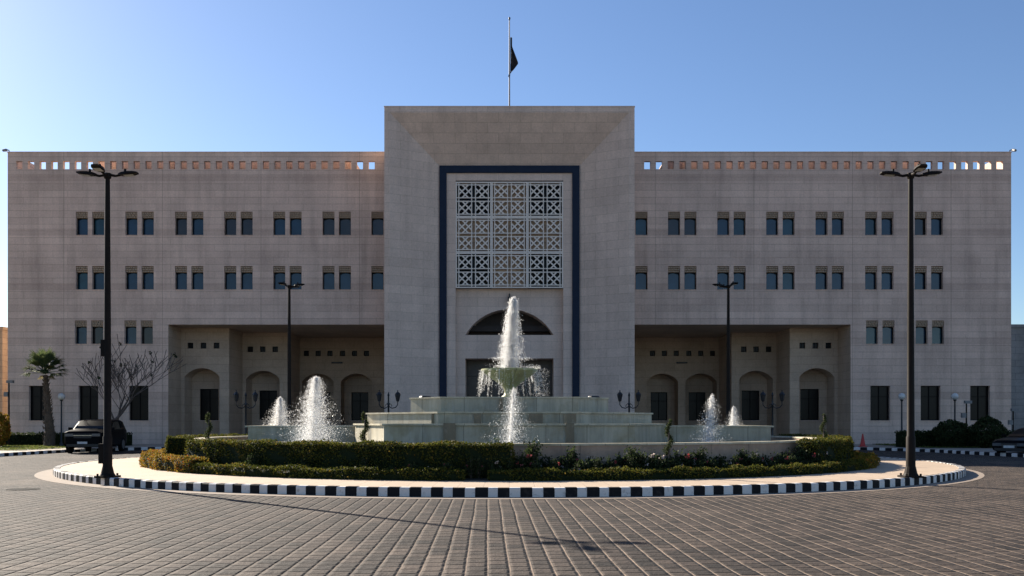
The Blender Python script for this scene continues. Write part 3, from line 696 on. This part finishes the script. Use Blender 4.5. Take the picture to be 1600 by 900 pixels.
# water falling from the bowl's rim
pts = []
for k in range(60):
    a = rng.random()*2*PI; rr = rng.uniform(1.08, 1.24); m = int(rng.integers(40, 160)); L = rng.uniform(.35, 1.)
    t = rng.random(m); q = np.stack([np.cos(a)*(rr+t*.1)+rng.normal(0, .02, m), CY+np.sin(a)*(rr+t*.1)+rng.normal(0, .02, m), 3.78-1.12*L*t], 1); pts.append(q)
m = 1300; a = rng.normal(-.2, .7, m); rr = rng.uniform(1.1, 1.6, m); pts.append(np.stack([np.cos(a)*rr, CY+np.sin(a)*rr, 3.8-1.1*rng.random(m)**.8*np.ones(m)+.05], 1))
m = 500; a = rng.normal(-.1, .5, m); rr = rng.uniform(.75, 1.25, m); pts.append(np.stack([np.cos(a)*rr, CY+np.sin(a)*rr, 3.84+np.abs(rng.normal(0, .07, m))], 1))
P = np.concatenate(pts); v, f = drops(P, rng.uniform(.0025, .0085, len(P)), rng.uniform(1, 3.5, len(P)))
tag(raw_mesh('falling_water', v, f, M['spray'], loc=(0, CY, 3.78), nper=3), 'ragged curtain of drips falling from the rim of the fountain bowl', 'falling water')

# ------------------------------------------------------------------ planting on the island
def phi(off, r):
    a, c = 0., math.acos(r/CY); s_ = abs(off)
    for _ in range(50):
        m = (a+c)/2
        if F*r*math.sin(m)/(CY-r*math.cos(m)) < s_: a = m
        else: c = m
    return math.copysign(a, off)
def hedge(name, lab, r0, r1, a0, a1, z0, z1, mat, dens=900, leaf=.055, group=None, wob=.042, fleck=.03):
    am = (a0+a1)/2; rm = (r0+r1)/2; loc = (rm*math.sin(am), CY-rm*math.cos(am), z0)
    t = thing(name, lab, 'hedge', loc, group)
    b = MB(); n = max(6, int((a1-a0)*rm/.25)); ins = .05
    sec = [(r0+ins, z0), (r1-ins, z0), (r1-ins*.6, (z0+z1)/2), (r1-ins*2, z1-ins), (r0+ins*2, z1-ins)]
    vs = []
    for i in range(n+1):
        a = a0+(a1-a0)*(i/n)*1.; a = min(max(a, a0+ins/rm), a1-ins/rm)
        j = random.uniform(-wob, wob)*.6
        for r, z in sec: vs.append((( r+j)*math.sin(a), CY-(r+j)*math.cos(a), z+(j if z > z0 else 0)))
    fs = []
    for i in range(n):
        for k in range(5): fs.append((i*5+k, (i+1)*5+k, (i+1)*5+(k+1) % 5, i*5+(k+1) % 5))
    fs += [(0, 1, 2, 3, 4), tuple(n*5+k for k in (4, 3, 2, 1, 0))]
    b.add(vs, fs); b.build('branches', M['leaf_d'], t)
    L = (a1-a0)*rm; H = z1-z0; D = r1-r0; P = []; Nn = []
    def put(k, r, a, z, nr):
        P.append(np.stack([r*np.sin(a), CY-r*np.cos(a), z], 1)); Nn.append(nr)
    ph1, ph2 = random.random()*6, random.random()*6
    lump = lambda a, z: wob*(np.sin(a*rm*3.1+ph1)+.7*np.sin(a*rm*7.3+z*9+ph2)+.5*np.sin(z*14+a*rm*1.7))
    for (face, area) in (('o', L*H), ('i', L*H*.5), ('t', L*D*1.4), ('e0', D*H), ('e1', D*H)):
        m = int(area*dens)
        a = rng.uniform(a0, a1, m); z = rng.uniform(z0, z1, m); r = rng.uniform(r0, r1, m); jit = rng.normal(-.015, .022, m)
        if face == 'o': r = r1+jit+lump(a, z)-.07*np.clip((z-(z1-.1))/.1, 0, 1)**2; nr = np.stack([np.sin(a), -np.cos(a), 0*a+.25], 1)
        elif face == 'i': r = r0-jit; nr = np.stack([-np.sin(a), np.cos(a), 0*a], 1)
        elif face == 't': z = z1+jit+lump(a, r)*.8; nr = np.stack([0*a, 0*a, 0*a+1], 1)
        else:
            a = (a0 if face == 'e0' else a1)+(jit+lump(r*0+1, z)*.5)*(-1 if face == 'e0' else 1)/rm; s_ = -1 if face == 'e0' else 1; nr = np.stack([s_*np.cos(a), s_*np.sin(a), 0*a], 1)
        put(face, r, a, z, nr)
    P = np.concatenate(P); Nn = np.concatenate(Nn); ti = rng.random(len(P))*.78
    patch = np.sin(P[:, 0]*2.3+1)+np.sin(P[:, 0]*5.1+P[:, 2]*6)
    ti = np.clip(ti+.12*patch, 0, .79); ti = np.where(rng.random(len(P)) < .03+fleck, .97, ti)
    v, f, tt = leaf_arrays(P, leaf, Nn, .7, .45, ti); raw_mesh('foliage', v, f, mat, t, tt)
    return t
HB = M['leaf']
hedge('tall_hedge', 'tall clipped green hedge along the left front of the fountain pool', 12.2, 12.9, phi(-506, 12.9), phi(5, 12.9), .2, 1.13, HB, group='clipped hedges round the fountain')
hedge('tall_hedge', 'tall clipped hedge block standing alone at the far left of the pool', 12.2, 12.95, R(-112), R(-76), .2, 1.14, HB, group='clipped hedges round the fountain')
hedge('tall_hedge', 'tall clipped hedge block at the right end of the pool wall', 12.1, 12.85, phi(481, 12.8), R(108), .2, 1.14, HB, group='clipped hedges round the fountain')
LH = 'low hedges edging the flower bed'
hedge('low_hedge', 'low orange and yellow tinged hedge curving round the left end of the bed', 13.1, 13.68, R(-125), phi(-498, 13.65), .2, .62, M['leaf_y'], group=LH, fleck=.12)
hedge('low_hedge', 'low dark green hedge in front of the tall left hedge', 13.15, 13.65, phi(-497, 13.65), phi(-72, 13.65), .2, .47, HB, group=LH)
hedge('low_hedge', 'low dark green hedge in front of the rose bushes', 13.15, 13.65, phi(-34, 13.65), phi(556, 13.65), .2, .46, HB, group=LH)
hedge('low_hedge', 'low bright yellow-green hedge tip at the right end of the bed', 13.1, 13.68, phi(556.5, 13.68), R(120), .2, .52, M['leaf_y'], group=LH)
b = MB(); ring(b, RP-.01, 13.5, .225); struct(b, 'soil', M['soil'])
# rose bushes
def rose(seed, h, w, nfl, red=True):
    global rng
    t = thing('rose_bush', 'loose dark green rose bush between the low hedge and the pool wall', 'rose bush', (0, 0, 0), 'rose bushes in the bed')
    st = MB(); P = []; tips = []
    for k in range(9):
        a = rng.random()*2*PI; r = w*rng.uniform(.2, .9); top = h*rng.uniform(.6, 1.1); p1 = Vector((math.cos(a)*r*.5, math.sin(a)*r*.5, top*.55)); p2 = Vector((math.cos(a)*r, math.sin(a)*r, top))
        st.tube([(0, 0, 0), p1, p2], [.012, .009, .005], 5)
        tips.append(p2); m = 55; q = rng.random(m)
        base = np.outer(1-q, p1)+np.outer(q, p2); P.append(base+rng.normal(0, .055, (m, 3)))
        P.append(np.outer(rng.random(25)*.8+.2, p1)+rng.normal(0, .06, (25, 3)))
    P = np.concatenate(P); P[:, 2] = np.maximum(P[:, 2], .02)
    st.build('stems', M['bark'], t); v, f, tt = leaf_arrays(P, .075, None, .6); raw_mesh('foliage', v, f, M['leaf_d'], t, tt)
    for p in tips[:nfl]:
        q = np.array(p)+rng.normal(0, .022, (14, 3)); v, f, tt = leaf_arrays(q, .05, None, .9, tint=(rng.random(14)*.7 if red else np.full(14, .97))); raw_mesh('flower', v, f, M['petal'], t, tt)
    return t
protos = [rose(i, *a) for i, a in enumerate(((.62, .3, 1), (.5, .34, 2, False), (.74, .26, 1), (.44, .3, 2, False)))]
used = set(); k = 0
def place_rose(off, r, sc=1.):
    global k
    a = phi(off, r); loc = (r*math.sin(a), CY-r*math.cos(a), .22); i = random.randrange(4)
    if i not in used: used.add(i); protos[i].location = loc; protos[i].scale = (sc,)*3; return
    dup(protos[i], loc, random.random()*6, sc=sc)
o = -28.
while o < 484: place_rose(o+random.uniform(-5, 5), random.uniform(12.3, 12.65), random.uniform(.8, 1.2)); o += 15.5
o = -24.
while o < 480: place_rose(o+random.uniform(-7, 7), 12.85, random.uniform(.6, .9)); o += 24
for o in (-228, -205, -183, -150, -128, -95, -60, -48, -400, -320): place_rose(o, 13.02, random.uniform(.5, .75))
# spiral topiaries
def topiary():
    t = thing('spiral_topiary', 'x', 'topiary', (0, 0, 0), 'spiral topiaries round the pool')
    b = MB(); H = 1.45; b.tube([(0, 0, 0), (0, 0, H)], [.03, .015], 6); b.build('trunk', M['bark'], t)
    n = 2600; q = rng.random(n); a = q*2*PI*2.6; rr = .10*(1-q*.55); P = np.stack([np.cos(a)*rr, np.sin(a)*rr, .12+q*(H-.1)], 1)+rng.normal(0, .048, (n, 3))*(1.1-.55*q)[:, None]
    v, f, tt = leaf_arrays(P, .04, None, .5); raw_mesh('foliage', v, f, M['leaf_top'], t, tt); return t
tp = topiary()
for i, (x, r, far, sc, lab) in enumerate(((570, 12.05, 0, 1.18, 'dark spiral topiary rising behind the tall hedge, left of the fountain tiers'), (326, 12.1, 1, 1.22, 'small spiral topiary above the far left end of the tall hedge'), (1045, 12.6, 0, 1.05, 'green spiral topiary standing among the rose bushes in front of the pool wall'), (1287, 12.1, 1, 1.2, 'spiral topiary above the hedge block at the right end of the pool'))):
    a = phi(x-796, r) if not far else math.copysign(R(72), x-796)
    loc = (r*math.sin(a), CY-r*math.cos(a), .22)
    if far: d = 34.; loc = (px(x, d), d, .22)
    c = tp if i == 0 else copy_tree(tp); c.location = loc; c.scale = (sc*.9, sc*.9, sc); c.rotation_euler = (0, 0, i*1.3); c['label'] = lab

# ------------------------------------------------------------------ street lamps
def street_lamp():
    t = thing('street_lamp', 'x', 'street lamp', (0, 0, 0), 'tall street lamps round the island'); H = 8.25
    b = MB(); b.box(-.26, .26, -.26, .26, 0, .05); b.tube([(0, 0, .05), (0, 0, .12), (0, 0, .3)], [.21, .17, .13], 14)
    for x in (-.19, .19):
        for y in (-.19, .19): b.tube([(x, y, .05), (x, y, .11)], .03, 6)
    b.build('base_plate', M['pole'], t)
    b = MB(); b.tube([(0, 0, .1), (0, 0, 1.1), (0, 0, 1.14), (0, 0, 4), (0, 0, H)], [.125, .12, .10, .088, .062], 16); b.build('pole', M['pole'], t, smooth=40)
    b = MB(); b.box(-.22, -.09, -.08, .08, .38, .92); b.build('control_box', M['pole'], t)
    b = MB(); b.box(-.16, -.06, -.07, .07, 3.3, 3.75); b.build('junction_box', M['pole'], t)
    b = MB(); b.lathe([(.085, H-.1), (.10, H-.06), (.10, H+.04), (.0, H+.07)], n=12); b.build('collar', M['pole'], t)
    for a in (0, PI, -PI/2):
        d = Vector((math.cos(a), math.sin(a), 0)); n = Vector((-d.y, d.x, 0))
        b = MB(); b.tube([d*.05+Vector((0, 0, H)), d*.22+Vector((0, 0, H-.03)), d*.36+Vector((0, 0, H+.0))], [.04, .035, .035], 8); b.build('arm', M['pole'], t)
        h = MB(); sec = [(.30, .05, .03), (.38, .10, .055), (.52, .145, .06), (.70, .145, .045), (.82, .10, .025)]; vs = []
        for s_, w, th in sec:
            z = H+.01+.09*(s_-.34)
            for (u, v) in ((-1, -.35), (1, -.35), (.8, .5), (-.8, .5)): p = d*s_+n*(w*u); vs.append((p.x, p.y, z+th*v*1.6))
        fs = [(i*4+k, i*4+(k+1) % 4, (i+1)*4+(k+1) % 4, (i+1)*4+k) for i in range(4) for k in range(4)]+[(3, 2, 1, 0), (16, 17, 18, 19)]
        h.add(vs, fs); p = d*.48; h.tube([(p.x, p.y, H+.06), (p.x, p.y, H+.16)], [.035, .03], 8)
        hd = h.build('lamp_head', M['pole'], t)
        l = MB(); q = [d*.46+n*-.1, d*.46+n*.1, d*.72+n*.1, d*.72+n*-.1]; l.face(*[(p.x, p.y, H-.012+.09*((p.dot(d))-.34)-.028) for p in q][::-1]); l.build('lens', M['lens'], hd)
    return t
sp = street_lamp()
sp.location = (px(168, 26), 26, .2); sp['label'] = 'tall dark three-headed street lamp on the left front of the island'
for x, d, rz, lab in ((1423, 26, 0, 'tall dark three-headed street lamp on the right front of the island'), (452, 47.2, R(70), 'more distant street lamp rising behind the left side of the fountain'), (1138, 47.2, R(-75), 'more distant street lamp rising behind the right side of the fountain')):
    c = dup(sp, (px(x, d), d, .2), rz, lab)
    for k_ in [k_ for k_ in bpy.data.objects if k_.parent == c and k_.name.startswith(('control_box', 'junction_box'))]: bpy.data.objects.remove(k_)

def lantern_lamp():
    t = thing('lantern_lamp', 'x', 'lamp post', (0, 0, 0), 'twin lantern lamp posts'); b = MB()
    b.lathe([(.2, 0), (.2, .15), (.12, .25), (.1, .6), (.06, .75), (.05, 2.5), (.08, 2.55), (.05, 2.65), (.045, 3.0), (.07, 3.06), (.0, 3.25)], n=12); b.build('post', M['lantern'], t, smooth=40)
    for s_ in (-1, 1):
        b = MB(); P = [(s_*.04, 0, 2.45), (s_*.2, 0, 2.36), (s_*.4, 0, 2.4), (s_*.52, 0, 2.55), (s_*.52, 0, 2.72)]; b.tube(P, .028, 7); b.tube([(s_*.05, 0, 2.62), (s_*.16, 0, 2.55), (s_*.2, 0, 2.44)], .018, 6); b.build('arm', M['lantern'], t)
        b = MB(); c = (s_*.52, 0, 2.72); b.lathe([(.06, 0), (.09, .04), (.15, .34), (.17, .36), (.1, .47), (.03, .52), (.03, .6), (0, .62)], c, 6); b.build('lantern', M['lantern'], t)
    return t
lp_ = lantern_lamp()
for i, (x, lab) in enumerate(((607, 'black twin-lantern lamp post just left of the fountain tiers'), (983, 'black twin-lantern lamp post just right of the fountain tiers'), (384, 'black twin-lantern lamp post before the left porch'), (1207, 'black twin-lantern lamp post before the right porch'))):
    d = 54.; c = lp_ if i == 0 else copy_tree(lp_); c.location = (px(x, d), d, .0); c.scale = (1, 1, 1.06); c['label'] = lab; c.rotation_euler = (0, 0, (.1, -.15, .35, -.3)[i])
def globe_lamp():
    t = thing('globe_lamp', 'x', 'lamp post', (0, 0, 0), 'white globe lamps by the facade'); b = MB(); b.lathe([(.13, 0), (.13, .2), (.06, .3), (.05, 2.9), (.1, 2.95), (.1, 3.0), (0, 3.0)], n=10); b.build('post', M['lantern'], t, smooth=40)
    b = MB(); b.lathe([(.06, 3.0)]+[(.22*math.sin(q), 3.21-.22*math.cos(q)) for q in [PI*(.1+.9*i/10) for i in range(11)]], n=16); b.build('globe', M['globe'], t, smooth=80); return t
gl = globe_lamp()
for i, (x, d, lab) in enumerate(((96, 61, 'white globe lamp post between the palm and the parked car'), (1492, 61, 'white globe lamp post behind the rounded bushes on the right'), (1409, 61, 'white globe lamp post beside the tall right street lamp'))):
    c = gl if i == 0 else copy_tree(gl); c.location = (px(x, d), d, .15); c['label'] = lab
def small_post(x, d, zt, lab, cam_=True):
    t = thing('camera_post', lab, 'post', (px(x, d), d, .15), 'slim camera posts'); X = px(x, d); b = MB(); b.tube([(X, d, .15), (X, d, zt)], [.06, .045], 8); b.build('post', M['pole'], t)
    b = MB(); b.box(X-.12, X+.3, d-.12, d+.1, zt-.02, zt+.16); b.build('camera', M['camw'], t); b = MB(); b.box(X-.3, X-.05, d-.1, d+.1, zt-.9, zt-.6); b.build('junction_box', M['camw'], t)
small_post(14, 62, pz(598, 62), 'slim post with a pale camera at the left end of the facade')
small_post(1510, 59, pz(630, 59), 'slim dark post with a box beside the rounded bush on the right')
small_post(1583, 62, pz(642, 62), 'slim post at the far right end of the facade')

# ------------------------------------------------------------------ planting by the building
def grass_patch(x0, x1, y0, y1, n):
    g = MB(); g.face((x0, y0, .158), (x1, y0, .158), (x1, y1, .158), (x0, y1, .158)); struct(g, 'lawn', M['grass'])
    P = np.stack([rng.uniform(x0, x1, n), rng.uniform(y0, y1, n), np.full(n, .2)], 1); nr = np.stack([rng.normal(0, 1, n), rng.normal(0, 1, n), np.zeros(n)], 1); nr /= np.linalg.norm(nr, axis=1)[:, None]
    v, f, tt = leaf_arrays(P, .12, nr, .3, .75); tag(raw_mesh('grass', v, f, M['blade'], None, tt, loc=(x0, y0, .16)), kind='stuff')
grass_patch(-48, -26.6, 52, 66.5, 16000); grass_patch(25.2, 50, 57.5, 66.5, 15000)
def box_hedge(lab, x0, x1, y0, y1, h, n, mat=M['leaf_d'], z0=.16):
    t = thing('low_hedge', lab, 'hedge', ((x0+x1)/2, (y0+y1)/2, z0), 'low hedges before the facade'); b = MB(); b.box(x0+.05, x1-.05, y0+.05, y1-.05, z0, h-.05); b.build('branches', M['leaf_d'], t)
    P = np.stack([rng.uniform(x0, x1, n), np.where(rng.random(n) < .6, y0+rng.normal(0, .05, n), rng.uniform(y0, y1, n)), rng.uniform(z0, h, n)], 1)
    top = rng.random(n) < .35; P[:, 2] = np.where(top, h+rng.normal(0, .05, n), P[:, 2]); P[:, 1] = np.where(top, rng.uniform(y0, y1, n), P[:, 1])
    v, f, tt = leaf_arrays(P, .12, None, .7); raw_mesh('foliage', v, f, mat, t, tt)
box_hedge('long low dark hedge on the lawn under the right-hand windows', px(1405, 59.5), 40, 59.2, 60.2, pz(675, 59.5), 9000)
box_hedge('long low dark hedge at the foot of the left facade behind the palm', -46, px(200, 63), 63, 63.9, .95, 6000)
def bush(lab, x, y, r, h, n, mat, cone=False, z0=.16):
    t = thing('round_bush', lab, 'bush', (x, y, z0), 'rounded bushes'); b = MB(); b.tube([(x, y, z0), (x, y, z0+h*.4)], .06, 6); b.build('trunk', M['bark'], t)
    d = rng.normal(size=(n, 3)); d /= np.linalg.norm(d, axis=1)[:, None]; rad = 1-np.abs(rng.normal(0, .16, n)); lump = 1+.09*np.sin(d[:, 0]*6+1)*np.sin(d[:, 2]*7)+.06*np.sin(d[:, 1]*9)
    P = d*(rad*lump)[:, None]*np.array([r, r, h/2]); P[:, 2] += h/2
    if cone: k = np.clip(P[:, 2]/h, 0, 1); sc = np.where(k > .55, 1.15-(k-.55)*1.2, 1.); P[:, :2] *= sc[:, None]
    P += np.array([x, y, z0]); P[:, 2] = np.maximum(P[:, 2], z0+.02); v, f, tt = leaf_arrays(P, .13, d, .7, .4); raw_mesh('foliage', v, f, mat, t, tt)
bush('rounded dark bush on the right lawn, broader and lower of the two', px(1487, 58.5), 58.5, 1.05, 1.65, 5000, M['leaf_d'])
bush('dark bush with a pointed top on the right lawn, nearest the right car', px(1543, 57.5), 57.5, .98, 1.9, 5200, M['leaf_d'], True)
bush('yellow-green bush at the very left edge', px(-4, 60), 60, .75, 2.2, 4500, M['leaf_y'])
# palm
PX_, PY_ = px(77, 61), 61.; PT = thing('palm_tree', 'short palm with green fan fronds before the left facade', 'palm tree', (PX_, PY_, .15))
b = MB(); zc = pz(586, 61); pts = [(PX_+.0, PY_, .15), (PX_+.03, PY_, 1.2), (PX_-.1, PY_, 2.6), (PX_-.25, PY_, zc)]; b.tube(pts, [.36, .29, .2, .13], 12)
for i in range(150):
    q = rng.random(); a = rng.random()*2*PI; z = .3+q*(zc-.4); rr = .33-.2*q; cx = PX_-.25*q**1.5; p = Vector((cx+math.cos(a)*rr, PY_+math.sin(a)*rr, z)); o_ = Vector((math.cos(a)*.09, math.sin(a)*.09, .16)); b.tube([p, p+o_], [.05, .012], 4)
b.build('trunk', M['pbark'], PT)
V = []; Fc = []; T_ = []; nb = 0; stl = MB()
def frond(base, dirv, L, droop, fan, dead=False):
    global nb
    base = Vector(base); d = Vector(dirv).normalized(); tip = base+d*L*.55+Vector((0, 0, -droop*.2)); stl.tube([base, base.lerp(tip, .5)+Vector((0, 0, .06)), tip], [.03, .02, .015], 5)
    side = d.cross(Vector((0, 0, 1))).normalized(); upv = side.cross(d).normalized()
    for k in range(26):
        a = (k/25-.5)*2*fan; dd = (d*math.cos(a)+side*math.sin(a)).normalized(); l = L*.62*(1-.25*abs(k/25-.5)*2)*random.uniform(.85, 1.05)
        p0 = tip; p1 = tip+dd*l*.55+upv*.05; p2 = tip+dd*l+Vector((0, 0, -droop*.35-.1*abs(a))); w = side*math.cos(a)*.035-d*math.sin(a)*.035
        for q in (p0-w*.4, p0+w*.4, p1+w, p1-w, p2+w*.15, p2-w*.15): V.append(q)
        Fc.append((nb, nb+1, nb+2, nb+3)); Fc.append((nb+3, nb+2, nb+4, nb+5)); nb += 6; T_.extend([random.random()*.75 if not dead else .95]*6)
top = Vector((PX_-.27, PY_, zc))
for i in range(28):
    a = i*2.399; el = R(78-82*(i/27)); dv = (math.cos(a)*math.cos(el), math.sin(a)*math.cos(el), math.sin(el)); frond(top+Vector((0, 0, .1)), dv, random.uniform(1.25, 1.6), -.05+.4*(i/27), R(58), i > 26)
stl.build('leaf_stalks', M['leaf_p'], PT); raw_mesh('fronds', np.array([tuple(q) for q in V]), np.array(Fc), M['leaf_p'], PT, np.array(T_))
# bare tree
TX, TY = px(178, 58.5), 58.5; BT = thing('bare_tree', 'leafless spreading tree with dark seed clusters behind the parked car', 'tree', (TX, TY, .1))
b = MB(); tw_ = MB(); rnd = random.Random(5); pods = []
def branch(p, d, L, r, lev):
    n = 4; P = [Vector(p)]; rr = [r]; d = Vector(d).normalized()
    for i in range(n):
        d = (d+Vector((rnd.uniform(-.14, .14), rnd.uniform(-.14, .14), rnd.uniform(-.02, .12)))).normalized(); P.append(P[-1]+d*L/n); rr.append(r*(1-.45*(i+1)/n))
    (b if lev < 2 else tw_).tube(P, [max(q_, .017) for q_ in rr], 7 if lev < 2 else 4, caps=False)
    if lev >= 5 or r < .009:
        if rnd.random() < .1: pods.append(P[-1])
        return
    k = 4 if lev == 0 else rnd.choice((3, 3, 4)) if lev < 3 else 3
    for i in range(k):
        a = 2*PI*(i/k)+rnd.uniform(-.5, .5); s_ = Vector((math.cos(a), math.sin(a)*.8, 0)); at = P[-1] if i < 2 else P[3]
        branch(at, d*.8+s_*rnd.uniform(.5, .85)+Vector((0, 0, .22)), L*rnd.uniform(.68, .9), rr[-1]*rnd.uniform(.62, .85), lev+1)
branch((TX, TY, .1), (.02, 0, 1), 1.9, .17, 0)
branch((TX+.02, TY, 1.8), (.7, 0, .75), 2.0, .09, 1)
b.build('trunk', M['bark'], BT, smooth=60); tw_.build('twigs', M['bark'], BT)
for p in pods:
    P = np.array(p)+rng.normal(0, .045, (16, 3)); v, f, tt = leaf_arrays(P, .12, None, .7, tint=rng.random(16)*.2); raw_mesh('seed_cluster', v, f, M['leaf_d'], BT, tt)

# ------------------------------------------------------------------ cars, cone
def car(name, lab, loc, rz, st, wy, wr, roof):
    t = thing(name, lab, 'car', loc)
    def at(b, nm, m, par=t, sm=None): o = b.build(nm, m, None, smooth=sm); o.parent = par; return o
    b = MB(); vs = []; n = 14
    for (y, zb, zm, zt, wl, wb, wt) in st:
        half = [(wl*.85, zb), (wl*.97, zb+.07), (wl, zb+.25), (wl, (zb+.25+zm)/2), (wb, zm), (wt, zt-.06), (wt-.14, zt)]
        vs += [(-x, y, z) for x, z in half]+[(x, y, z) for x, z in reversed(half)]
    fs = [(i*n+k, i*n+(k+1) % n, (i+1)*n+(k+1) % n, (i+1)*n+k) for i in range(len(st)-1) for k in range(n)]+[tuple(range(n)), tuple(reversed([(len(st)-1)*n+k for k in range(n)]))]
    b.add(vs, [tuple(reversed(f)) for f in fs]); body = at(b, 'body', M['car'], sm=32)
    def sec(y):
        for a, c in zip(st, st[1:]):
            if a[0] <= y <= c[0]: q = (y-a[0])/(c[0]-a[0]); return [u+(w-u)*q for u, w in zip(a, c)]
    (y0, y1, y2, y3) = roof          # cowl, windscreen top, rear window top, tail
    a, c = sec(y0), sec(y1); b = MB(); b.face((-a[6]+.08, y0-.012, a[3]+.02), (a[6]-.08, y0-.012, a[3]+.02), (c[6]-.1, y1-.012, c[3]-.05), (-c[6]+.1, y1-.012, c[3]-.05)); at(b, 'windscreen', M['cglass'])
    a, c = sec(y3), sec(y2); b = MB(); b.face((a[6]-.08, y3+.012, a[3]-.0), (-a[6]+.08, y3+.012, a[3]-.0), (-c[6]+.1, y2+.012, c[3]-.06), (c[6]-.1, y2+.012, c[3]-.06)); at(b, 'rear_window', M['cglass'])
    cuts = [y1-.25, y1+.75, y1+1.7, y2-.12]
    for s_ in (-1, 1):
        for ya, yb in zip(cuts, cuts[1:]):
            if yb-ya < .25: continue
            b = MB(); q = []
            for y, k0, k1 in ((ya+.03, .08, .88), (yb-.03, .08, .88)):
                e = sec(y); q.append([(s_*(e[5]+(e[6]-e[5])*kk+.01), y, e[2]+(e[3]-.06-e[2])*kk) for kk in (k0, k1)])
            fq = (q[0][0], q[1][0], q[1][1], q[0][1]); b.face(*(fq if s_ > 0 else fq[::-1])); at(b, 'side_window', M['cglass'])
        e = sec(y0+.15); b = MB(); b.box(min(s_*e[5], s_*(e[5]+.2)), max(s_*e[5], s_*(e[5]+.2)), y0+.2, y0+.32, e[2]+.02, e[2]+.18); at(b, 'mirror', M['car'])
        for y in wy:
            e = sec(y); b = MB(); x0, x1 = s_*(e[4]-.2), s_*(e[4]+.015)
            tp_ = MB(); tp_.tube([(x0, y, wr), (x1*.985, y, wr), (x1, y, wr)], [wr, wr, wr-.03], 20); wh = at(tp_, 'wheel', M['tyre'], sm=40)
            r_ = MB(); r_.tube([(x1, y, wr), (x1+s_*.012, y, wr)], [wr*.66, wr*.62], 16); at(r_, 'rim', M['rim'], wh)
        f0 = st[1]; b = MB(); b.box(min(s_*(f0[4]-.5), s_*(f0[4]-.06)), max(s_*(f0[4]-.5), s_*(f0[4]-.06)), st[0][0]-.02, st[0][0]+.12, f0[2]-.2, f0[2]-.05); at(b, 'headlight', M['hl'])
        l = st[-2]; b = MB(); b.box(min(s_*(l[4]-.35), s_*(l[4]-.04)), max(s_*(l[4]-.35), s_*(l[4]-.04)), st[-1][0]-.1, st[-1][0]+.015, l[2]-.2, l[2]-.03); at(b, 'tail_light', M['cone'])
    f0 = st[1]; yf = st[0][0]
    b = MB(); b.box(-f0[4]+.52, f0[4]-.52, yf-.025, yf+.1, f0[2]-.3, f0[2]-.05)
    g = at(b, 'grille', M['trim']); b = MB(); b.box(-f0[4]+.5, f0[4]-.5, yf-.035, yf-.026, f0[2]-.17, f0[2]-.14); at(b, 'grille_bar', M['chrome'], g)
    b = MB(); b.box(-f0[4]+.15, f0[4]-.15, yf-.03, yf+.1, f0[1]+.02, f0[1]+.16); at(b, 'bumper_grille', M['trim'])
    b = MB(); b.box(-.26, .26, yf-.045, yf-.031, f0[1]+.17, f0[1]+.29); at(b, 'number_plate', M['plate'])
    t.rotation_euler = (0, 0, rz); return t
SUV = [(-2.5, .45, 1.02, 1.08, .88, .88, .8), (-2.42, .36, 1.14, 1.22, .98, .98, .88), (-2.0, .34, 1.2, 1.28, 1.03, 1.03, .93), (-1.2, .34, 1.24, 1.31, 1.04, 1.04, .95), (-.55, .34, 1.25, 1.79, 1.04, 1.02, .82), (.5, .34, 1.26, 1.88, 1.04, 1.02, .84), (1.8, .34, 1.26, 1.87, 1.04, 1.01, .83), (2.3, .36, 1.26, 1.8, 1.02, 1.0, .8), (2.5, .42, 1.22, 1.28, .99, .98, .88), (2.56, .48, 1.0, 1.05, .94, .94, .84)]
SED = [(-2.4, .35, .6, .66, .78, .78, .68), (-2.3, .26, .72, .8, .88, .88, .78), (-1.9, .24, .82, .88, .92, .92, .82), (-1.0, .24, .9, .96, .93, .93, .84), (-.15, .24, .93, 1.38, .93, .92, .66), (.5, .24, .94, 1.46, .93, .92, .68), (1.1, .24, .95, 1.4, .93, .91, .66), (1.8, .26, .96, 1.02, .92, .9, .8), (2.3, .3, .92, .98, .88, .87, .78), (2.4, .4, .7, .76, .82, .82, .72)]
car('parked_car', 'black sport utility vehicle parked facing the camera near the palm', (-23.55, 54.4, 0), R(7), SUV, (-1.58, 1.55), .42, (-1.17, -.57, 2.28, 2.47))
car('parked_car', 'black saloon car partly out of the picture at the right edge', (px(1598, 48.3)+.75, 48.9, 0), R(-52), SED, (-1.45, 1.42), .33, (-.98, -.17, 1.05, 1.75))
CO = thing('traffic_cone', 'red traffic cone on the far right kerb before the facade', 'traffic cone', (px(1348, 60.3), 60.3, .17)); X, Y = px(1348, 60.3), 60.3
b = MB(); b.box(X-.22, X+.22, Y-.22, Y+.22, .171, .215); b.build('base', M['cone'], CO); b = MB(); b.lathe([(.17, .216), (.035, .98), (0, .98)], (X, Y, 0), 14); cn = b.build('cone', M['cone'], CO, smooth=40)
b = MB(); b.lathe([(0, .012), (.38, .012), (.4, .006)], (px(36, 24.2)*1.0, 24.2, 0), 24); b.build('manhole_cover', M['tyre'])
tag(bpy.data.objects['manhole_cover'], 'dark round manhole cover in the pavers at the left', 'manhole cover')
